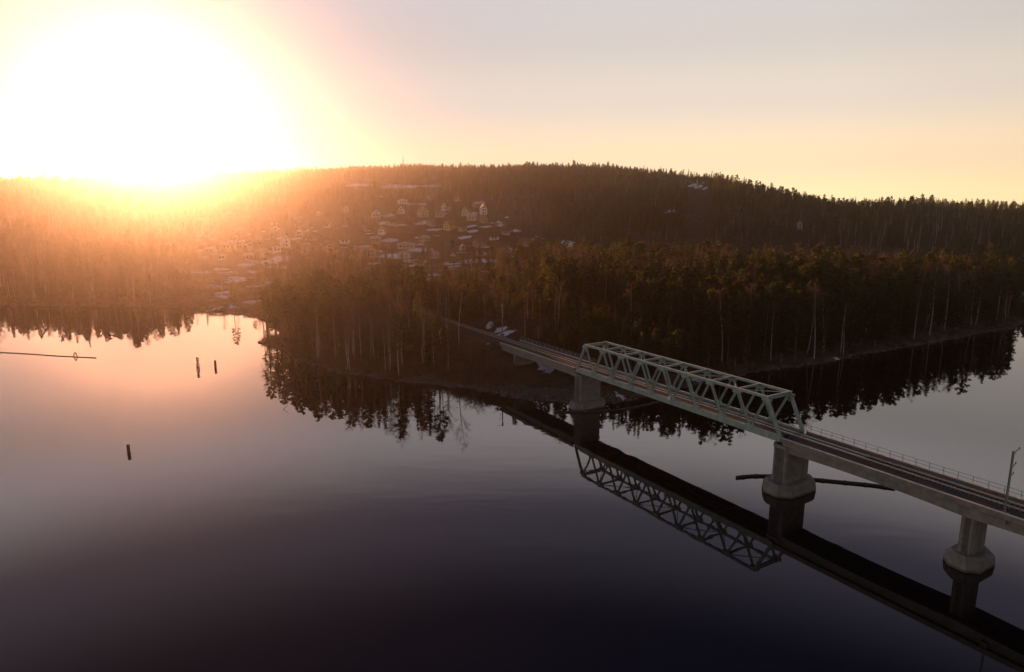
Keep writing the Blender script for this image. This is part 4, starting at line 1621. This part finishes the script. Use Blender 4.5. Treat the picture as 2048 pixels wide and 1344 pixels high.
def place_tree(kname, var, x, y, z, sc, label, group):
    tm, cm = PARTS[kname][var]
    root = thing(kname, label, 'tree', (x, y, z), random.uniform(0, PI2), group)
    root.scale = (sc * random.uniform(.92, 1.08), sc * random.uniform(.92, 1.08), sc)
    for nm, me in (('trunk', tm), ('crown', cm)):
        o = bpy.data.objects.new(nm, me)
        COL.objects.link(o)
        o.parent = root
    return root


for i, lab in enumerate(slab):
    kn_ = ('pine_tree', 'spruce_tree', 'birch_tree')[skd[i]]
    place_tree(kn_, i % len(PARTS[kn_]), sx[i], sy[i], sz[i], ssc[i], lab, None)

S_, T_ = st(X, Y)
SD_ = shore_sd(X, Y)
HT_ = SC * 18


def tree_words(i, kname):
    px_, r_, t_, sd_ = PX[i], RR_[i], T_[i], SD_[i]
    look = {'pine_tree': 'dark layered pine', 'spruce_tree': 'dark pointed spruce', 'birch_tree': 'leafless pale stemmed birch'}[kname]
    word = {'pine_tree': 'pines', 'spruce_tree': 'spruces', 'birch_tree': 'birches'}[kname]
    if HT_[i] < 14:
        look, word = 'short ' + look, 'short ' + word
    elif HT_[i] > 18.5:
        look, word = 'tall ' + look, 'tall ' + word
    edge = sd_ < 9
    if t_ < 0 and r_ < 330 and px_ > 500:
        part = 'tip end' if px_ < 640 else 'middle' if px_ < 780 else 'railway end'
        place = ("at the water's edge on the %s of the point" if edge else 'inside the %s of the wooded point') % part
    elif px_ < 560 and t_ < 0:
        place = "at the water's edge on the glowing left shore" if edge else 'behind the glowing left shore'
    elif px_ < 1085 and r_ > 330:
        place = 'among the village gardens'
    else:
        part = 'left of the truss' if px_ < 1170 else 'above the truss' if px_ < 1600 else 'right of the truss'
        place = ("at the water's edge in the woods %s" if edge else 'deep in the dark woods %s' if sd_ > 45 else 'in front rows of the woods %s') % part
    return look + ' ' + place, word + ' ' + place


STUFF = {'pine_tree': ('pine_forest', 'dark pine forest covering the far slopes'),
         'spruce_tree': ('spruce_forest', 'dark spruces scattered through the far forest'),
         'birch_tree': ('birch_wood', 'bare birches scattered through the far forest and gardens')}
for kd, kname in enumerate(('pine_tree', 'spruce_tree', 'birch_tree')):
    ids = np.where(K == kd)[0]
    # what is seen largest: the nearest ones inside the frame
    inview = (PX[ids] > -10) & (PX[ids] < 2058)
    order = ids[np.argsort(np.where(inview, RR_[ids], 1e6))]
    single = order[:288]
    rest = order[288:]
    nv = len(PARTS[kname])
    for i in single:
        lab, grp = tree_words(i, kname)
        place_tree(kname, random.randrange(nv), float(X[i]), float(Y[i]), float(Z[i]), float(SC[i]), lab, grp)
    scatter(STUFF[kname][0], np.stack([X[rest], Y[rest], Z[rest]], -1), SC[rest], VARCOL[kname], nv, STUFF[kname][1])

# undergrowth along the banks and on the wooded point
bx, by = jgrid(150, 420, 2.6)
bsd = shore_sd(bx, by)
bs, bt = st(bx, by)
ok = (bsd > .6) & ~((np.abs(bt - 3.35) < 6.5) & (bs > -400) & (bs < 2)) & (rng.random(len(bx)) < np.where((bs > -85) & (bt < 0) & (bsd > 5), .95, np.where(bsd < 12, .8, .4))) & (snow_amount(bx, by) < .5)
for hx, hy, hr in HOUSES:
    ok &= np.hypot(bx - hx, by - hy) > hr
bx, by = bx[ok], by[ok]
bz = ground_z(bx, by)
bs, bt = st(bx, by)
bank_ = (bs > -85) & (bs < 5) & (bt < 0)
scatter('undergrowth', np.stack([bx, by, bz], -1), rng.uniform(.45, 1.15, len(bx)) * np.where(bank_, rng.uniform(1.0, 2.1, len(bx)), 1), bushcol, 4, 'bare brown undergrowth along the banks and under the trees')

# riprap on the bank by the bridge
m = MB()
cnt = 0
while cnt < 2600:
    q = rng.uniform(0, 1)
    s_ = rng.uniform(-46, 6)
    t_ = rng.uniform(-34, 14)
    c = BO + BD * s_ + BN * t_
    d = float(shore_sd(np.array([c[0]]), np.array([c[1]]))[0])
    if not (-.6 < d < 5.5):
        continue
    cnt += 1
    z = float(ground_z(np.array([c[0]]), np.array([c[1]]))[0])
    rr_ = rng.uniform(.18, .5)
    vs = []
    for a in range(5):
        for lv, rf in ((-.5, .8), (.25, 1.0), (.8, .5)):
            aa = a * PI2 / 5 + rng.uniform(-.3, .3)
            vs.append((c[0] + rr_ * rf * math.cos(aa) * rng.uniform(.8, 1.2), c[1] + rr_ * rf * math.sin(aa) * rng.uniform(.8, 1.2), z + rr_ * lv * .8))
    fs = []
    for a in range(5):
        b = (a + 1) % 5
        fs += [(a * 3, b * 3, b * 3 + 1, a * 3 + 1), (a * 3 + 1, b * 3 + 1, b * 3 + 2, a * 3 + 2)]
    fs.append(tuple(a * 3 + 2 for a in range(5)))
    m.add(vs, fs)
tag(m.build('riprap', M['stone']), 'grey riprap stones along the bank by the bridge', kind='stuff')

# boulders and driftwood along the other banks
m = MB()
cnt = 0
seg = SH[4:44]
while cnt < 900:
    k_ = int(rng.integers(0, len(seg) - 1))
    c = seg[k_] + (seg[k_ + 1] - seg[k_]) * rng.uniform()
    c = c + rng.normal(0, 2.2, 2)
    d = float(shore_sd(np.array([c[0]]), np.array([c[1]]))[0])
    if not (-1.2 < d < 3.5):
        continue
    cnt += 1
    z = float(ground_z(np.array([c[0]]), np.array([c[1]]))[0])
    rr_ = float(rng.choice([.25, .4, .6, .9])) * rng.uniform(.7, 1.2)
    if rng.uniform() < .18:
        a = rng.uniform(0, PI2)
        l = rng.uniform(1.5, 4)
        m.tube([(c[0], c[1], max(z, 0) + .1), (c[0] + math.cos(a) * l, c[1] + math.sin(a) * l, max(z, 0) + rng.uniform(.05, .6))], [.12, .05], 5)
        continue
    vs = []
    for a in range(6):
        for lv, rf in ((-.6, .8), (.2, 1.0), (.7, .55)):
            aa = a * PI2 / 6 + rng.uniform(-.3, .3)
            vs.append((c[0] + rr_ * rf * math.cos(aa) * rng.uniform(.75, 1.25), c[1] + rr_ * rf * math.sin(aa) * rng.uniform(.75, 1.25), max(z, -.2) + rr_ * lv * .75))
    fs = []
    for a in range(6):
        b = (a + 1) % 6
        fs += [(a * 3, b * 3, b * 3 + 1, a * 3 + 1), (a * 3 + 1, b * 3 + 1, b * 3 + 2, a * 3 + 2)]
    fs.append(tuple(a * 3 + 2 for a in range(6)))
    m.add(vs, fs)
tag(m.build('boulders', M['stone']), 'boulders and driftwood strewn along the banks', kind='stuff')

# ------------------------------------------------------------------ haze volume added to make the low sun's lens glare
hz = MB()
hz.box(-2290, 2290, -380, 2200, -6, 172)
ho = hz.build('haze', None)
ho.data.materials.clear()
hm = bpy.data.materials.new('glare_haze')
hm.use_nodes = True
ht = hm.node_tree
for n in list(ht.nodes):
    ht.nodes.remove(n)
pv = ht.nodes.new('ShaderNodeVolumePrincipled')
pv.inputs['Color'].default_value = (.95, .80, .66, 1)
pv.inputs['Density'].default_value = HAZE_DENSITY
pv.inputs['Anisotropy'].default_value = .905
hout = ht.nodes.new('ShaderNodeOutputMaterial')
ht.links.new(pv.outputs[0], hout.inputs['Volume'])
ho.data.materials.append(hm)
tag(ho, 'haze volume added for the sun glare over the valley', kind='stuff')
